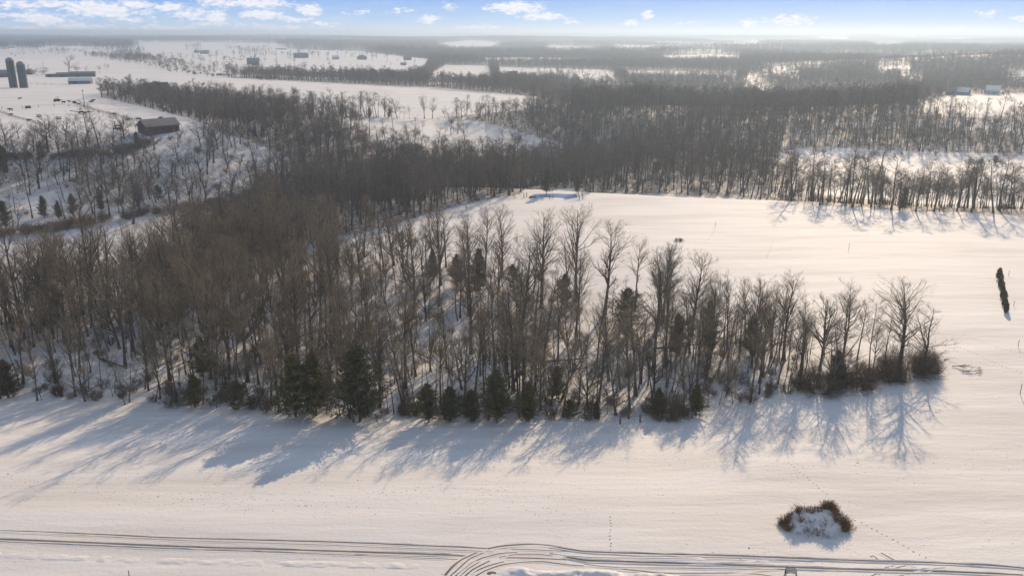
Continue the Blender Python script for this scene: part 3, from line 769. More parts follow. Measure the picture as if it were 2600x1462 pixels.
# -------- cedars: (base x, base y, top y, kind, label)
CEDARS = [
    (492, 1024, 940, 1, 'low dark cedar on the front edge, leftmost of the big ones beside the field'),
    (512, 950, 845, 0, 'tall olive cedar standing a little inside the woodland above the low leftmost ones'),
    (600, 1030, 958, 3, 'wide bushy cedar between the leftmost and the broadest on the front edge'),
    (745, 1048, 890, 1, 'broadest blackish cedar on the front edge, left one of the big pair'),
    (795, 1045, 885, 0, 'olive cedar pressed against the right side of the broadest cedar'),
    (905, 1060, 868, 1, 'tall cedar on the front edge, right one of the big pair'),
    (1078, 1062, 965, 0, 'first cedar right of the snowy gap in the front edge'),
    (1132, 1062, 972, 1, 'second cedar right of the snowy gap, between two like it'),
    (1185, 1060, 980, 0, 'low ragged cedar next to the tall dark cone-shaped one'),
    (1250, 1063, 932, 0, 'dark cone-shaped cedar in the centre of the front edge'),
    (1330, 1058, 960, 2, 'thin brownish cedar just right of the dark cone-shaped one'),
    (1432, 1052, 1005, 3, 'small round cedar below the open crooked tree'),
    (1500, 1055, 1008, 2, 'smallest brown cedar on the front edge by the thin saplings'),
    (1750, 1046, 965, 0, 'lone narrow cedar on the front edge right of the sapling fence'),
    (1655, 1045, 975, 2, 'ragged thin cedar left of the lone narrow cedar'),
    (2100, 975, 880, 2, 'olive cedar low in the right end of the woodland'),
    (1575, 850, 725, 3, 'round-headed dark cedar near the back edge below the forked tree'),
    (1700, 900, 790, 0, 'dark cedar inside the woodland, left one of the two right of the round-headed'),
    (1780, 880, 755, 2, 'narrow dark cedar against the snow at the back edge, right part'),
    (1890, 890, 790, 0, 'grey-green cedar inside the right half of the woodland'),
    (1205, 740, 625, 2, 'dark narrow cedar before the far field, below the fan-crowned tree'),
    (1150, 720, 640, 0, 'dark small cedar left of the narrow one, before the far field'),
    (1090, 700, 625, 2, 'dark cedar at the back edge, leftmost of those against the snow'),
    (1290, 735, 665, 3, 'bushy low cedar between two tall back-edge trees'),
    (1420, 770, 690, 3, 'bushy low cedar under the tallest oval-crowned tree'),
    (1400, 1000, 920, 2, 'thin cedar deep in the bright floor gap'),
    (540, 690, 600, 0, 'cedar among brown crowns in the upper left of the front woodland'),
    (600, 720, 625, 1, 'wide cedar among brown crowns in the upper left of the front woodland'),
    (20, 1000, 905, 1, 'cedar cut by the left border, low on the front edge'),
    (15, 575, 505, 1, 'broad cedar on the creek bank at the far left'),
    (112, 548, 492, 1, 'creek bank cedar, left one of two side by side'),
    (150, 552, 505, 0, 'lower cedar squeezed between the two creek bank pairs'),
    (185, 545, 488, 0, 'creek bank cedar, right one of two side by side'),
    (255, 530, 470, 2, 'narrow cedar on the snowy slope above the creek'),
    (348, 515, 462, 1, 'cedar low on the snowy slope, right of the narrow one'),
    (400, 505, 465, 3, 'bushy cedar low on the snowy slope at the right'),
    (10, 440, 360, 1, 'cedar high on the left slope cut by the left border'),
    (105, 398, 355, 2, 'small dark cedar in the line of trees above the slope'),
    (345, 365, 332, 1, 'dark cedar beside the blue-shadowed end of the red barn'),
    (1375, 488, 425, 1, 'dark cedar in the far wood behind the frozen pond, left one'),
    (1452, 486, 440, 0, 'dark cedar in the far wood behind the frozen pond, right one'),
    (1020, 525, 462, 1, 'dark cedar in the far wood left of the field end'),
    (2270, 530, 470, 1, 'dark cedar standing in the right treeline beyond the field'),
    (2545, 520, 490, 1, 'dark cedar at the right border of the treeline'),
    (2503, 413, 391, 3, 'round dark cedar alone on the snow beyond the right treeline'),
    (2470, 409, 398, 3, 'smaller round cedar left of the lone one beyond the treeline'),
    (2488, 410, 402, 3, 'tiny cedar between the two round ones beyond the treeline'),
    (930, 296, 272, 1, 'little dark cone cedar under the first lone trees on the strip field edge'),
    (980, 296, 274, 1, 'little dark cone cedar under the twin lone trees on the strip field edge'),
    (727, 285, 248, 0, 'cedar at the left end of the lone tree row'),
    (860, 292, 262, 1, 'cedar standing in the lone tree row beside the strip field'),
    (640, 345, 318, 2, 'cedar on the lower edge of the dark ravine trees'),
]
for i, (bx, by, ty, kd, lab) in enumerate(CEDARS):
    P = W(bx, by); h = height_for(P, ty)
    hw = (.30, .36, .24, .50)[kd]
    tree_obj('cedar_tree', CED[kd], (P.x, P.y, P.z), h / 9.3, i * 2.1, lab, 'cedar', sxy=1.18 if by > 930 else .9)

# -------- individually visible trees farther off
MIDT = [
    (1068, 299, 240, 'oval', 'tallest lone bare tree on the edge of the strip field'),
    (908, 291, 240, 'oval', 'lone round-crowned bare tree, first right of the cedar in the strip field row'),
    (932, 291, 244, 'tall', 'narrow lone bare tree next to the round-crowned one'),
    (968, 294, 240, 'broad', 'vase-shaped lone bare tree, left one of twins by the strip field'),
    (1000, 298, 246, 'broad', 'vase-shaped lone bare tree, right one of twins by the strip field'),
    (1030, 300, 262, 'slim', 'small thin bare tree just left of the tallest lone tree'),
    (822, 291, 250, 'tall', 'bare tree of the row left of the strip field cedar'),
    (775, 285, 238, 'broad', 'broad bare tree of the row right of the ravine trees'),
    (750, 282, 240, 'tall', 'upright bare tree of the row right of the ravine trees'),
    (700, 275, 235, 'crooked', 'crooked bare tree ending the ravine row'),
    (640, 265, 222, 'broad', 'broad bare tree over the ravine row near its middle'),
    (580, 258, 226, 'broad', 'bare tree over the ravine row, left of its middle'),
    (530, 252, 212, 'broad', 'bare tree over the ravine row near the dark barn'),
    (420, 242, 208, 'broad', 'wide bare tree over the ravine row left of the dark barn'),
    (330, 236, 196, 'oval', 'fullest bare tree at the left end of the ravine row'),
    (285, 236, 205, 'broad', 'bare tree at the very left end of the ravine row'),
    (172, 184, 138, 'broad', 'lone wide bare tree among the farm sheds'),
    (218, 183, 166, 'crooked', 'small bare tree over the long farm shed'),
    (66, 402, 335, 'crooked', 'dead-looking thick trunk with one long limb to the left, above the slope'),
    (20, 395, 335, 'broad', 'wide bare tree at the left end of the line above the slope'),
    (110, 398, 350, 'oval', 'bare tree right of the dead thick trunk'),
    (152, 402, 335, 'tall', 'upright forked tree in the line above the slope'),
    (185, 400, 328, 'oval', 'fullest bare tree in the line above the slope'),
    (232, 395, 340, 'crooked', 'slanting bare tree right of the fullest one above the slope'),
    (275, 388, 325, 'slim', 'thin bare tree left of the barn shadow'),
    (452, 358, 318, 'crooked', 'short crooked tree at the right end of the red barn'),
    (225, 485, 410, 'broad', 'whitish-limbed tree in the dense patch of the left slope'),
    (1895, 905 - 480, 0, '', ''),
]
for i, (bx, by, ty, form, lab) in enumerate(MIDT):
    if not form: continue
    P = W(bx, by); h = height_for(P, ty)
    v = NEAR[form][(i * 2) % len(NEAR[form])]
    o = tree_obj('bare_tree', v, (P.x, P.y, P.z), h / FH[form], i * 1.3, lab, 'bare tree', sxy=1.2)
    if 'whitish' in lab:
        for ch in o.children:
            ch.data = ch.data.copy(); ch.data.materials.clear(); ch.data.materials.append(M_PALE)


#@@PART2@@
# ---------------------------------------------------------------- built things
class MB:
    def __init__(s): s.v = []; s.f = []; s.m = []
    def poly(s, V, F, mi=0):
        b = len(s.v); s.v += [tuple(v) for v in V]
        for f in F: s.f.append([b + i for i in f]); s.m.append(mi)
        return s
    def box(s, x0, x1, y0, y1, z0, z1, mi=0):
        V = [(x, y, z) for z in (z0, z1) for y in (y0, y1) for x in (x0, x1)]
        return s.poly(V, [(0, 2, 3, 1), (4, 5, 7, 6), (0, 1, 5, 4), (2, 6, 7, 3), (0, 4, 6, 2), (1, 3, 7, 5)], mi)
    def bar(s, a, b, r, n=6, mi=0, r2=None):
        a, b = Vector(a), Vector(b); d = (b - a).normalized()
        u = d.orthogonal().normalized(); v = d.cross(u); r2 = r if r2 is None else r2
        V = [a + (u * math.cos(t) + v * math.sin(t)) * r for t in [i * 2 * math.pi / n for i in range(n)]]
        V += [b + (u * math.cos(t) + v * math.sin(t)) * r2 for t in [i * 2 * math.pi / n for i in range(n)]]
        return s.poly(V, [(i, (i + 1) % n, n + (i + 1) % n, n + i) for i in range(n)] + [tuple(range(n))[::-1], tuple(range(n, 2 * n))], mi)
    def lathe(s, prof, n=20, mi=0, c=(0, 0)):
        V = [(c[0] + r * math.cos(t), c[1] + r * math.sin(t), z) for r, z in prof for t in [i * 2 * math.pi / n for i in range(n)]]
        F = [(k * n + i, k * n + (i + 1) % n, (k + 1) * n + (i + 1) % n, (k + 1) * n + i) for k in range(len(prof) - 1) for i in range(n)]
        return s.poly(V, F, mi)
    def build(s, name, mats, parent=None):
        me = bpy.data.meshes.new(name); me.from_pydata(s.v, [], s.f)
        for m in (mats if isinstance(mats, list) else [mats]): me.materials.append(m)
        me.polygons.foreach_set('material_index', s.m); me.update()
        return link(name, me, parent)

def building(name, P, L, Wd, He, Hr, rz, label, cat, wall=None, roof=None, eave=.5, wins=((-.3, 0), (0, 0), (.3, 0)), doors=((.12, 1.1, 2.1),),
             roofkind='gable', chimney=False, over=True, garage=None):
    """long side along local x, the camera-facing wall at -y; He eaves height, Hr ridge rise"""
    wall = wall or M_WHITE; roof = roof or M_SNOW
    t = empty(name, (P[0], P[1], P[2] - .1), rz, label, cat)
    a, b = L / 2, Wd / 2
    w_ = MB()
    w_.box(-a, a, -b, b, -1.5, He)
    if roofkind == 'gable':
        w_.poly([(-a, -b, He), (-a, b, He), (-a, 0, He + Hr)], [(0, 1, 2)]); w_.poly([(a, -b, He), (a, b, He), (a, 0, He + Hr)], [(0, 2, 1)])
    w_.build('wall', wall, t)
    th = .22; e = eave; k = Hr / b
    m = MB()
    if roofkind == 'gable':
        for sgn in (-1, 1):
            V = [(-a - e, sgn * (b + e), He - k * e + .02), (a + e, sgn * (b + e), He - k * e + .02), (a + e, 0, He + Hr + .02), (-a - e, 0, He + Hr + .02)]
            V2 = [(x, y, z + th) for x, y, z in V]
            m.poly(V + V2, [(0, 1, 2, 3), (7, 6, 5, 4), (0, 4, 5, 1), (1, 5, 6, 2), (0, 3, 7, 4)])
    elif roofkind == 'hip':
        c = a - b
        V = [(-a - e, -b - e, He), (a + e, -b - e, He), (a + e, b + e, He), (-a - e, b + e, He), (-c, 0, He + Hr), (c, 0, He + Hr)]
        V += [(x, y, z - th) for x, y, z in V[:4]]
        m.poly(V, [(0, 1, 5, 4), (1, 2, 5), (2, 3, 4, 5), (3, 0, 4), (6, 7, 1, 0), (7, 8, 2, 1), (8, 9, 3, 2), (9, 6, 0, 3), (9, 8, 7, 6)])
    elif roofkind == 'shed':
        V = [(-a - e, -b - e, He + .02), (a + e, -b - e, He + .02), (a + e, b + e, He + Hr), (-a - e, b + e, He + Hr)]
        V2 = [(x, y, z + th) for x, y, z in V]
        m.poly(V + V2, [(0, 1, 2, 3), (7, 6, 5, 4), (0, 4, 5, 1), (1, 5, 6, 2), (2, 6, 7, 3), (3, 7, 4, 0)])
    elif roofkind == 'arch':
        n = 10; V = []
        for x in (-a - .1, a + .1):
            for i in range(n + 1):
                th_ = math.pi * i / n; V.append((x, -math.cos(th_) * (b + .1), He + math.sin(th_) * Hr))
        m.poly(V, [(i, i + 1, n + 2 + i, n + 1 + i) for i in range(n)] + [tuple(range(n + 1)), tuple(range(n + 1, 2 * n + 2))[::-1]])
    r = m.build('roof', roof, t)
    if chimney: MB().box(a * .3, a * .3 + .8, -.4, .4, He + Hr * .5, He + Hr + 1.0).build('chimney', M_RUST, r)
    for (fx, dz) in wins:
        x = fx * L; z0 = min(1.1, He * .4) + dz
        f = MB().box(x - .6, x + .6, -b - .06, -b - .003, z0 - .1, z0 + 1.2).build('window', M_WHITE if wall is not M_WHITE else M_BLUEG, t)
        MB().box(x - .5, x + .5, -b - .09, -b - .061, z0, z0 + 1.1).build('pane', M_GLASS, f)
    for (fx, dw, dh) in doors:
        x = fx * L
        MB().box(x - dw / 2, x + dw / 2, -b - .07, -b - .003, 0, dh).build('door', M_DARK, t)
    if garage:
        x, dw, dh = garage
        MB().box(x * L - dw / 2, x * L + dw / 2, -b - .08, -b - .003, 0, dh).build('garage_door', M_DARK, t)
    return t

def C4(x, y):   # pixel of my enlarged farm crop -> displayed pixel
    return x / 5.795 / 1.0093, (120 + y / 5.795) / 1.0093
def face(P, extra=0.0):  # rotation that turns the -y wall to the camera
    return -math.atan2(P[0], P[1]) + extra

# silos
for (cx, cy, topy, rad, lab) in ((205, 598, 152, 55, 'taller weathered grey silo with rounded cap, left one of the pair'),
                                 (355, 600, 207, 57, 'slightly shorter grey silo with pale domed cap, right one of the pair')):
    px, py = C4(cx, cy); P = W(px, py); h = height_for(P, C4(0, topy)[1]); r = rad / 5.795 / 1.0093 / ppm(P)
    t = empty('silo', P, 0, lab, 'silo', 'pair of silos by the farmyard')
    MB().lathe([(r, -1), (r, h - r * .9)], 28).build('barrel', M_CONC, t)
    mb = MB()
    for k in range(1, int(h / 1.6)): mb.lathe([(r + .001, k * 1.6), (r + .06, k * 1.6 + .04), (r + .001, k * 1.6 + .1)], 28)
    mb.build('hoops', M_GREYW, t)
    MB().lathe([(r * 1.02, h - r * .9)] + [(r * 1.02 * math.cos(a), h - r * .9 + r * .88 * math.sin(a)) for a in [i * math.pi / 14 for i in range(1, 7)]] + [(.05, h)], 28).build('cap', M_DOME, t)
    ch = MB().box(r * .25, r * .25 + 1.0, -r - .8, -r * .9, 0, h - r * 1.1).build('chute', M_CONC, t)
# barn (red, gabled) near the slope
P = W(400, 331)
sc_ = 1 / ppm(P)
t = building('barn', P, 84 * sc_, 50 * sc_, 3.3, 2.7, face(P, .42), 'long dark red barn with brown metal roof above the wooded slope', 'barn', M_RED, M_METAL, eave=.6,
             wins=(), doors=(), roofkind='gable')
MB().box(-86 * sc_ / 2 - .08, -86 * sc_ / 2 - .003, -2.2, 2.2, 0, 3.6).build('door', M_DARK, t)
for k in range(-2, 3):
    MB().box(k * 3.2 - .5, k * 3.2 + .5, -26 * sc_ - .05, -26 * sc_ - .003, 1.2, 2.0).build('vent', M_DARK, t)
FARM = [
    ('shed', (760, 440), (150, 60), 3.2, 1.0, 0.15, 'dark farm shed behind the silos, left one in the line', M_GREYW, M_SNOW, 'shed'),
    ('shed', (945, 440), (190, 60), 3.0, 1.6, .1, 'low dark shed between the left shed and the long one', M_GREYW, M_METAL, 'gable'),
    ('machine_shed', (1225, 436), (330, 70), 4.2, 1.2, -.15, 'long grey farm shed under the small bare tree', M_GREYW, M_METAL, 'gable'),
    ('open_shed', (1190, 540), (300, 130), 3.0, 2.2, -.25, 'snow-roofed farm shed nearest the pasture, shadow on its near side', M_BLUEG, M_SNOW, 'gable'),
    ('quonset', (440, 402), (100, 100), .3, 5.5, 1.2, 'dark arched quonset shed just right of the silos', M_GREYW, M_GREYW, 'arch'),
    ('barn', (45, 445), (150, 80), 4.5, 3.0, .1, 'dark barn cut by the left border behind the silos', M_GREYW, M_METAL, 'gable'),
    ('barn', (2310, 675), (330, 120), 4.5, 3.2, .25, 'dark barn with snowy ridge hidden among the ravine trees', M_GREYW, M_GREYW, 'gable'),
]
for (nm, (cx, cy), (wx, dx), he, hr, ro, lab, wl, rf, kind) in FARM:
    P = W(*C4(cx, cy)); k = 1 / 5.795 / ppm(P)
    building(nm, P, wx * k, dx * k, he, hr, face(P, ro), lab, 'farm building', wl, rf, roofkind=kind, wins=(), doors=((-.2, 2.4, 2.4),) if kind != 'arch' else (), eave=.35)
def C6(x, y): return (430 + x / 3.845) / 1.0093, (90 + y / 3.845) / 1.0093
def C7(x, y): return (1050 + x / 4.293) / 1.0093, (90 + y / 4.293) / 1.0093
def C8(x, y): return (2280 + x / 8.05) / 1.0093, (190 + y / 8.05) / 1.0093
FARH = [
    (C6(345, 182), 27, 5.5, 3.5, 'gable', .1, 'pale house wing of the farmstead alone in the upper left snow, right and larger part', M_BLUEG, M_BLUEG),
    (C6(268, 172), 14, 4, 3, 'gable', .3, 'small outbuilding left of the pale house in the upper left snow', M_BLUEG, M_BLUEG),
    (C6(822, 288), 36, 6, 4, 'gable', -.2, 'long pale grey barn alone in the snow below the houses, upper left centre', M_BLUEG, M_BLUEG),
    (C6(1285, 222), 44, 5, 4, 'gable', .1, 'wide grey farmhouse among small trees, upper left centre', M_BLUEG, M_BLUEG),
    (C6(1625, 236), 20, 3.5, 3, 'gable', .2, 'small pale roofed house right of the wide farmhouse', M_WHITE, M_SNOW),
    (C6(1880, 238), 30, 4.5, 3.5, 'hip', 0, 'hip-roofed grey house before the hazy wood', M_BLUEG, M_BLUEG),
    (C6(2325, 243), 25, 5, 1.5, 'gable', 0, 'boxy grey building at the right end of the snowy farmland', M_BLUEG, M_BLUEG),
    (C6(2285, 292), 12, 2.5, 1.5, 'gable', .2, 'tiny shed beside the dark oval yard', M_BLUEG, M_BLUEG),
    (C6(1090, 142), 66, 3, 2, 'gable', 0, 'very long low grey building on the upper left field ridge', M_BLUEG, M_BLUEG),
    (C7(1075, 480), 30, 6, 4, 'gable', .2, 'tall grey farmhouse in the centre distance beyond the strip field', M_BLUEG, M_BLUEG),
    (C7(1310, 492), 30, 3, 2, 'gable', 0, 'long low dark shed right of the centre distance farmhouse', M_GREYW, M_GREYW),
    (C7(1605, 470), 17, 3, 2.5, 'gable', .5, 'bright snow-roofed barn in the centre distance', M_WHITE, M_SNOW),
    (C7(940, 478), 18, 3, 2, 'gable', 0, 'low dark shed left of the centre distance farmhouse', M_GREYW, M_GREYW),
    (C8(1330, 410), 36, 3.5, 3.5, 'gable', -.45, 'snow-roofed house on the right border field, left one of two', M_BLUEG, M_SNOW),
    (C8(1075, 408), 22, 3.5, 2.5, 'gable', .35, 'grey garage wing joined to the left house on the right border field', M_BLUEG, M_BLUEG),
    (C8(1920, 398), 38, 4.5, 4, 'gable', .2, 'pale blue house on the right border field, right one of two', M_WHITE, M_SNOW),
    ((95, 118), 22, 4, 3, 'gable', 0, 'white roofed house at the upper left edge of the snow', M_WHITE, M_SNOW),
    ((30, 121), 18, 4, 3, 'gable', 0, 'small white roofed house at the far upper left border', M_WHITE, M_SNOW),
    ((285, 110), 28, 4, 3, 'gable', 0, 'bright roofed house among speckled upper left trees', M_WHITE, M_SNOW),
]
for i, ((px, py), wpx, he, hr, kind, ro, lab, wl, rf) in enumerate(FARH):
    P = W(px, py); L = wpx / ppm(P) * .8; L = min(max(L, 9), 36)
    s_ = L / 20 if L > 20 else 1.0
    s_ = min(s_, 1.5)
    building('farmhouse' if 'house' in lab else ('shed' if 'shed' in lab else 'barn'), P, L, min(L * .5, 13), he, hr, face(P, ro), lab,
             'house' if 'house' in lab else ('shed' if 'shed' in lab else 'barn'), wl, rf, roofkind=kind, chimney='house' in lab and 'farm' in lab)

# fences with posts
def fence(pts, sp, hgt, label, rails=2):
    """pts displayed px; posts every sp metres"""
    Ws = [W(*p) for p in pts]; L = []
    for a, b in zip(Ws[:-1], Ws[1:]):
        n = max(1, int((b - a).length / sp))
        for i in range(n): L.append(a.lerp(b, i / n))
    L.append(Ws[-1]); L = L[:100]
    t = empty('pasture_fence', L[0], 0, label, 'fence')
    base = L[0]
    post = MB().box(-.13, .13, -.13, .13, -.4, hgt).build('post', M_POST, t)
    for k, p in enumerate(L):
        z = float(Hh(p.x, p.y)); o = post if k == 0 else post.copy()
        if k: sc.collection.objects.link(o); o.parent = t
        o.location = (p.x - base.x, p.y - base.y, z - base.z); o.rotation_euler = (0, 0, random.uniform(0, 3))
    m = MB()
    for a, b in zip(L[:-1], L[1:]):
        za, zb = float(Hh(a.x, a.y)), float(Hh(b.x, b.y))
        for q in range(rails):
            hh = hgt * (.9 - q * .42)
            m.bar((a.x - base.x, a.y - base.y, za - base.z + hh), (b.x - base.x, b.y - base.y, zb - base.z + hh), .035, 3)
    m.build('wire', M_POST, t)
fence([C4(-5, 965), C4(400, 1090), C4(860, 1225)], 3.6, 1.5, 'wooden post fence slanting across the lower left of the pasture')
fence([C4(1270, 895), C4(1640, 1000), C4(2010, 1098)], 3.4, 1.5, 'wooden post fence running from the tall pole down to the red barn')
fence([C4(30, 915), C4(330, 900), C4(800, 870), C4(1230, 880)], 8, 1.5, 'sparse post fence across the middle of the pasture, left of the tall pole')
fence([C4(1150, 1222), C4(1550, 1175), C4(1960, 1125)], 5.5, 2.0, 'uneven post fence between the lone trees and the red barn')
fence([C4(450, 545), C4(760, 560), C4(1030, 560)], 9, 1.4, 'faint farmyard fence in front of the snow-roofed shed')
fence([(1560, 1066), (1660, 1058), (1740, 1052)], 2.6, 1.4, 'old wooden fence posts along the front edge below thin saplings', rails=1)
# utility pole, stakes
P = W(*C4(1250, 905)); h = height_for(P, C4(0, 620)[1])
t = empty('utility_pole', P, 0, 'tall thin wooden pole standing alone in the farm pasture', 'pole')
MB().bar((0, 0, -.5), (0, 0, h), .22, 8, r2=.13).build('shaft', M_POST, t); MB().box(-.9, .9, -.06, .06, h - .9, h - .7).build('crossarm', M_POST, t)
P = W(*C4(655, 400)); h = height_for(P, C4(0, 215)[1])
t = empty('utility_pole', P, 0, 'thin dark pole among the farm sheds right of the silos', 'pole')
MB().bar((0, 0, -.5), (0, 0, h), .2, 8, r2=.12).build('shaft', M_POST, t); MB().box(-.9, .9, -.06, .06, h - .9, h - .7).build('crossarm', M_POST, t)
P = W((430 + 1050 / 3.845) / 1.0093, (90 + 290 / 3.845) / 1.0093); h = height_for(P, (90 + 150 / 3.845) / 1.0093)
t = empty('utility_pole', P, 0, 'thin pole in the snow right of the long pale grey barn', 'pole')
MB().bar((0, 0, -.5), (0, 0, h), .3, 8, r2=.2).build('shaft', M_POST, t); MB().box(-1, 1, -.1, .1, h - 1.2, h - .9).build('crossarm', M_POST, t)
STK = [((2537, 693), 680, 'at the top right above the evergreen row'), ((2561, 872), 855, 'at the right border, below the evergreen row'), ((2550, 770), 757, 'right of the lower end of the evergreen row'),
       ((2566, 992), 965, 'lowest at the right border'), ((2135, 628), 612, 'alone in the middle of the big field'), ((1799, 571), 558, 'near the upper edge of the big field'), ((325, 1448), 1434, 'at the bottom border on the left')]
for (px, py), ty, wh in STK:
    P = W(px, py); h = height_for(P, ty)
    s_ = MB(); s_.bar((0, 0, -.3), (0, 0, h), .055, 5); s_.bar((-.02, 0, h * .93), (.05, 0, h * .93), .07, 5)
    o = s_.build('stake', M_POST); o.location = P; tag(o, f'thin survey stake {wh}', 'stake', 'stakes standing in the snow')

# cows
def cow_mesh():
    bm_v = [(0, 0, 1.05), (.75, 0, 1.12), (-.75, 0, 1.08), (1.15, 0, 1.3), (1.45, 0, 1.25), (1.75, 0, 1.02)]
    r_ = [.42, .36, .38, .24, .17, .1]
    e = [(0, 1), (0, 2), (1, 3), (3, 4), (4, 5)]
    for sx, base_ in ((.62, 1), (-.68, 2)):
        for sy in (-.22, .22):
            b = len(bm_v); bm_v += [(sx, sy, .75), (sx + (.04 if sx > 0 else -.08), sy, .4), (sx, sy, .02)]; r_ += [.16, .08, .07]
            e += [(base_, b), (b, b + 1), (b + 1, b + 2)]
    b = len(bm_v); bm_v += [(-1.12, 0, 1.2), (-1.22, 0, .7)]; r_ += [.06, .04]; e += [(2, b), (b, b + 1)]
    b = len(bm_v); bm_v += [(1.42, -.25, 1.34), (1.42, .25, 1.34)]; r_ += [.05, .05]; e += [(4, b), (4, b + 1)]
    me = bpy.data.meshes.new('cow'); me.from_pydata(bm_v, e, []); me.materials.append(M_COW)
    o = bpy.data.objects.new('cow', me); sc.collection.objects.link(o)
    md = o.modifiers.new('skin', 'SKIN'); md.use_smooth_shade = True
    for i, v in enumerate(me.skin_vertices[0].data): v.radius = (r_[i], r_[i]); v.use_root = (i == 0)
    s2 = o.modifiers.new('sub', 'SUBSURF'); s2.levels = s2.render_levels = 1
    bpy.context.view_layer.update()
    dg = bpy.context.evaluated_depsgraph_get()
    m2 = bpy.data.meshes.new_from_object(o.evaluated_get(dg)); m2.name = 'cow'
    bpy.data.objects.remove(o)
    return m2
cow = cow_mesh()
COWS = [((290, 775), 'in the upper left pasture below the silos'), ((160, 942), 'by the sparse fence at the far left'), ((155, 1012), 'on the slanting fence near the left border'),
        ((425, 1102), 'bigger looking, on the middle of the slanting fence'), ((935, 832), 'right of the tractor, first of a line'), ((1025, 818), 'second in the line right of the tractor'),
        ((1090, 826), 'third in the line right of the tractor'), ((1115, 848), 'fourth in the line, close to the pole'), ((1160, 858), 'last in the line, nearest the pole'),
        ((1372, 801), 'upper one of the pair right of the pole'), ((1342, 826), 'lower one of the pair right of the pole'), ((1690, 1002), 'at the fence halfway from pole to red barn'),
        ((1875, 1090), 'low in the pasture left of the fence end'), ((2050, 1085), 'just behind the red barn roof'), ((2360, 1064), 'alone right behind the red barn'),
        ((1700, 1236), 'in the shaded yard left of the red barn'), ((1752, 1240), 'second in the shaded yard beside the red barn')]
for i, ((x, y), wh) in enumerate(COWS):
    P = W(*C4(x, y)); o = link('cow', cow); o.location = P; o.rotation_euler = (0, 0, face(P) + (0, 3.0, .4, .2, -.5, 2.8)[i % 6]); s_ = (1.0, 1.15, .95)[i % 3]
    o.scale = (s_,) * 3; tag(o, f'black cow {wh}', 'cow', 'black cattle in the snowy pasture')
for i, (x, y) in enumerate(((2112, 350), (2130, 346), (2146, 344), (2250, 378), (2268, 376))):
    P = W(*C6(x, y)); o = link('cow', cow); o.location = P; o.rotation_euler = (0, 0, face(P) + i); o.scale = (1.4,) * 3
    tag(o, 'tiny black cow far off on the snow left of the hazy hedgerow', 'cow', 'far cattle before the hedgerow')

# tractor
P = W(*C4(835, 800)); t = empty('tractor', P, face(P, .5), 'dark blue tractor parked in the snow of the farm pasture', 'tractor')
MB().box(-1.6, .9, -.5, .5, .9, 1.7).build('body', M_BLUEM, t)
m = MB(); m.box(.1, 1.5, -.75, .75, 1.2, 1.6); [m.bar((x, y, 1.6), (x, y, 2.7), .05) for x in (.2, 1.4) for y in (-.68, .68)]; m.box(.05, 1.55, -.8, .8, 2.7, 2.82); m.build('cab', M_BLUEM, t)
for x, y, r_ in ((1.0, -.95, .85), (1.0, .95, .85), (-1.3, -.75, .5), (-1.3, .75, .5)):
    MB().bar((x, y - .2, r_), (x, y + .2, r_), r_, 18).build('wheel', M_TYRE, t)
MB().bar((-1.1, .1, 1.7), (-1.1, .1, 2.5), .05).build('exhaust', M_DARK, t)
MB().box(1.9, 3.6, -.7, .7, .5, .9).build('hitch_implement', M_BLUEM, t)
# long-boomed implement lying crosswise
P = W(*C4(1200, 975)); t = empty('hay_machine', P, face(P), 'dark blue farm machine with long crossed booms lying in the snow', 'farm machine')
k = 1 / 5.795 / ppm(P)
m = MB(); m.bar((-145 * k, 1.5, 1.6), (-20 * k, 0, .7), .22, 6); m.bar((-20 * k, 0, .7), (130 * k, .5, .6), .3, 6); m.build('boom', M_BLUEM, t)
m = MB(); m.bar((-10 * k, .5, .8), (50 * k, -5, .5), .3, 6); m.box(-30 * k, 30 * k, -1, 1.2, .5, 1.3); m.build('frame', M_BLUEM, t)
for x, y in ((-1.2, -1.4), (1.6, -1.3), (9, 0), (55 * k, -4.2)): MB().bar((x, y - .15, .45), (x, y + .15, .45), .45, 14).build('wheel', M_TYRE, t)
# feeders
for (x, y, wd, mt, lab) in ((415, 900, 75, M_RUST, 'rusty red feed rack standing on the sparse pasture fence line'),
                            (575, 1030, 65, M_METAL, 'pale wire hay feeder in the pasture, left one of two'), (870, 1064, 65, M_METAL, 'pale wire hay feeder in the pasture, right one of two'),
                            (1740, 1180, 110, M_BLUEM, 'dark low farm wagon in the yard left of the red barn')):
    P = W(*C4(x, y)); k = 1 / 5.795 / ppm(P); a = wd * k / 2
    t = empty('farm_wagon' if 'wagon' in lab else 'hay_feeder', P, face(P, .1), lab, 'wagon' if 'wagon' in lab else 'hay feeder')
    if 'wagon' in lab:
        MB().box(-a, a, -1, 1, .7, 1.1).build('bed', mt, t)
        for x_ in (-a * .7, a * .7):
            for y_ in (-.9, .9): MB().bar((x_, y_ - .12, .38), (x_, y_ + .12, .38), .38, 12).build('wheel', M_TYRE, t)
        continue
    m = MB()
    for yy in (-.9, .9):
        for zz in (.3, 1.4): m.box(-a, a, yy - .05, yy + .05, zz - .06, zz + .06)
        for i in range(9): m.box(-a + i * a / 4 - .04, -a + i * a / 4 + .04, yy - .04, yy + .04, 0, 1.4)
    m.build('bars', mt, t)
    MB().box(-a * .9, a * .9, -.8, .8, .1, .45 if mt is M_METAL else 1.1).build('trough', mt if mt is M_RUST else M_STRAW, t)

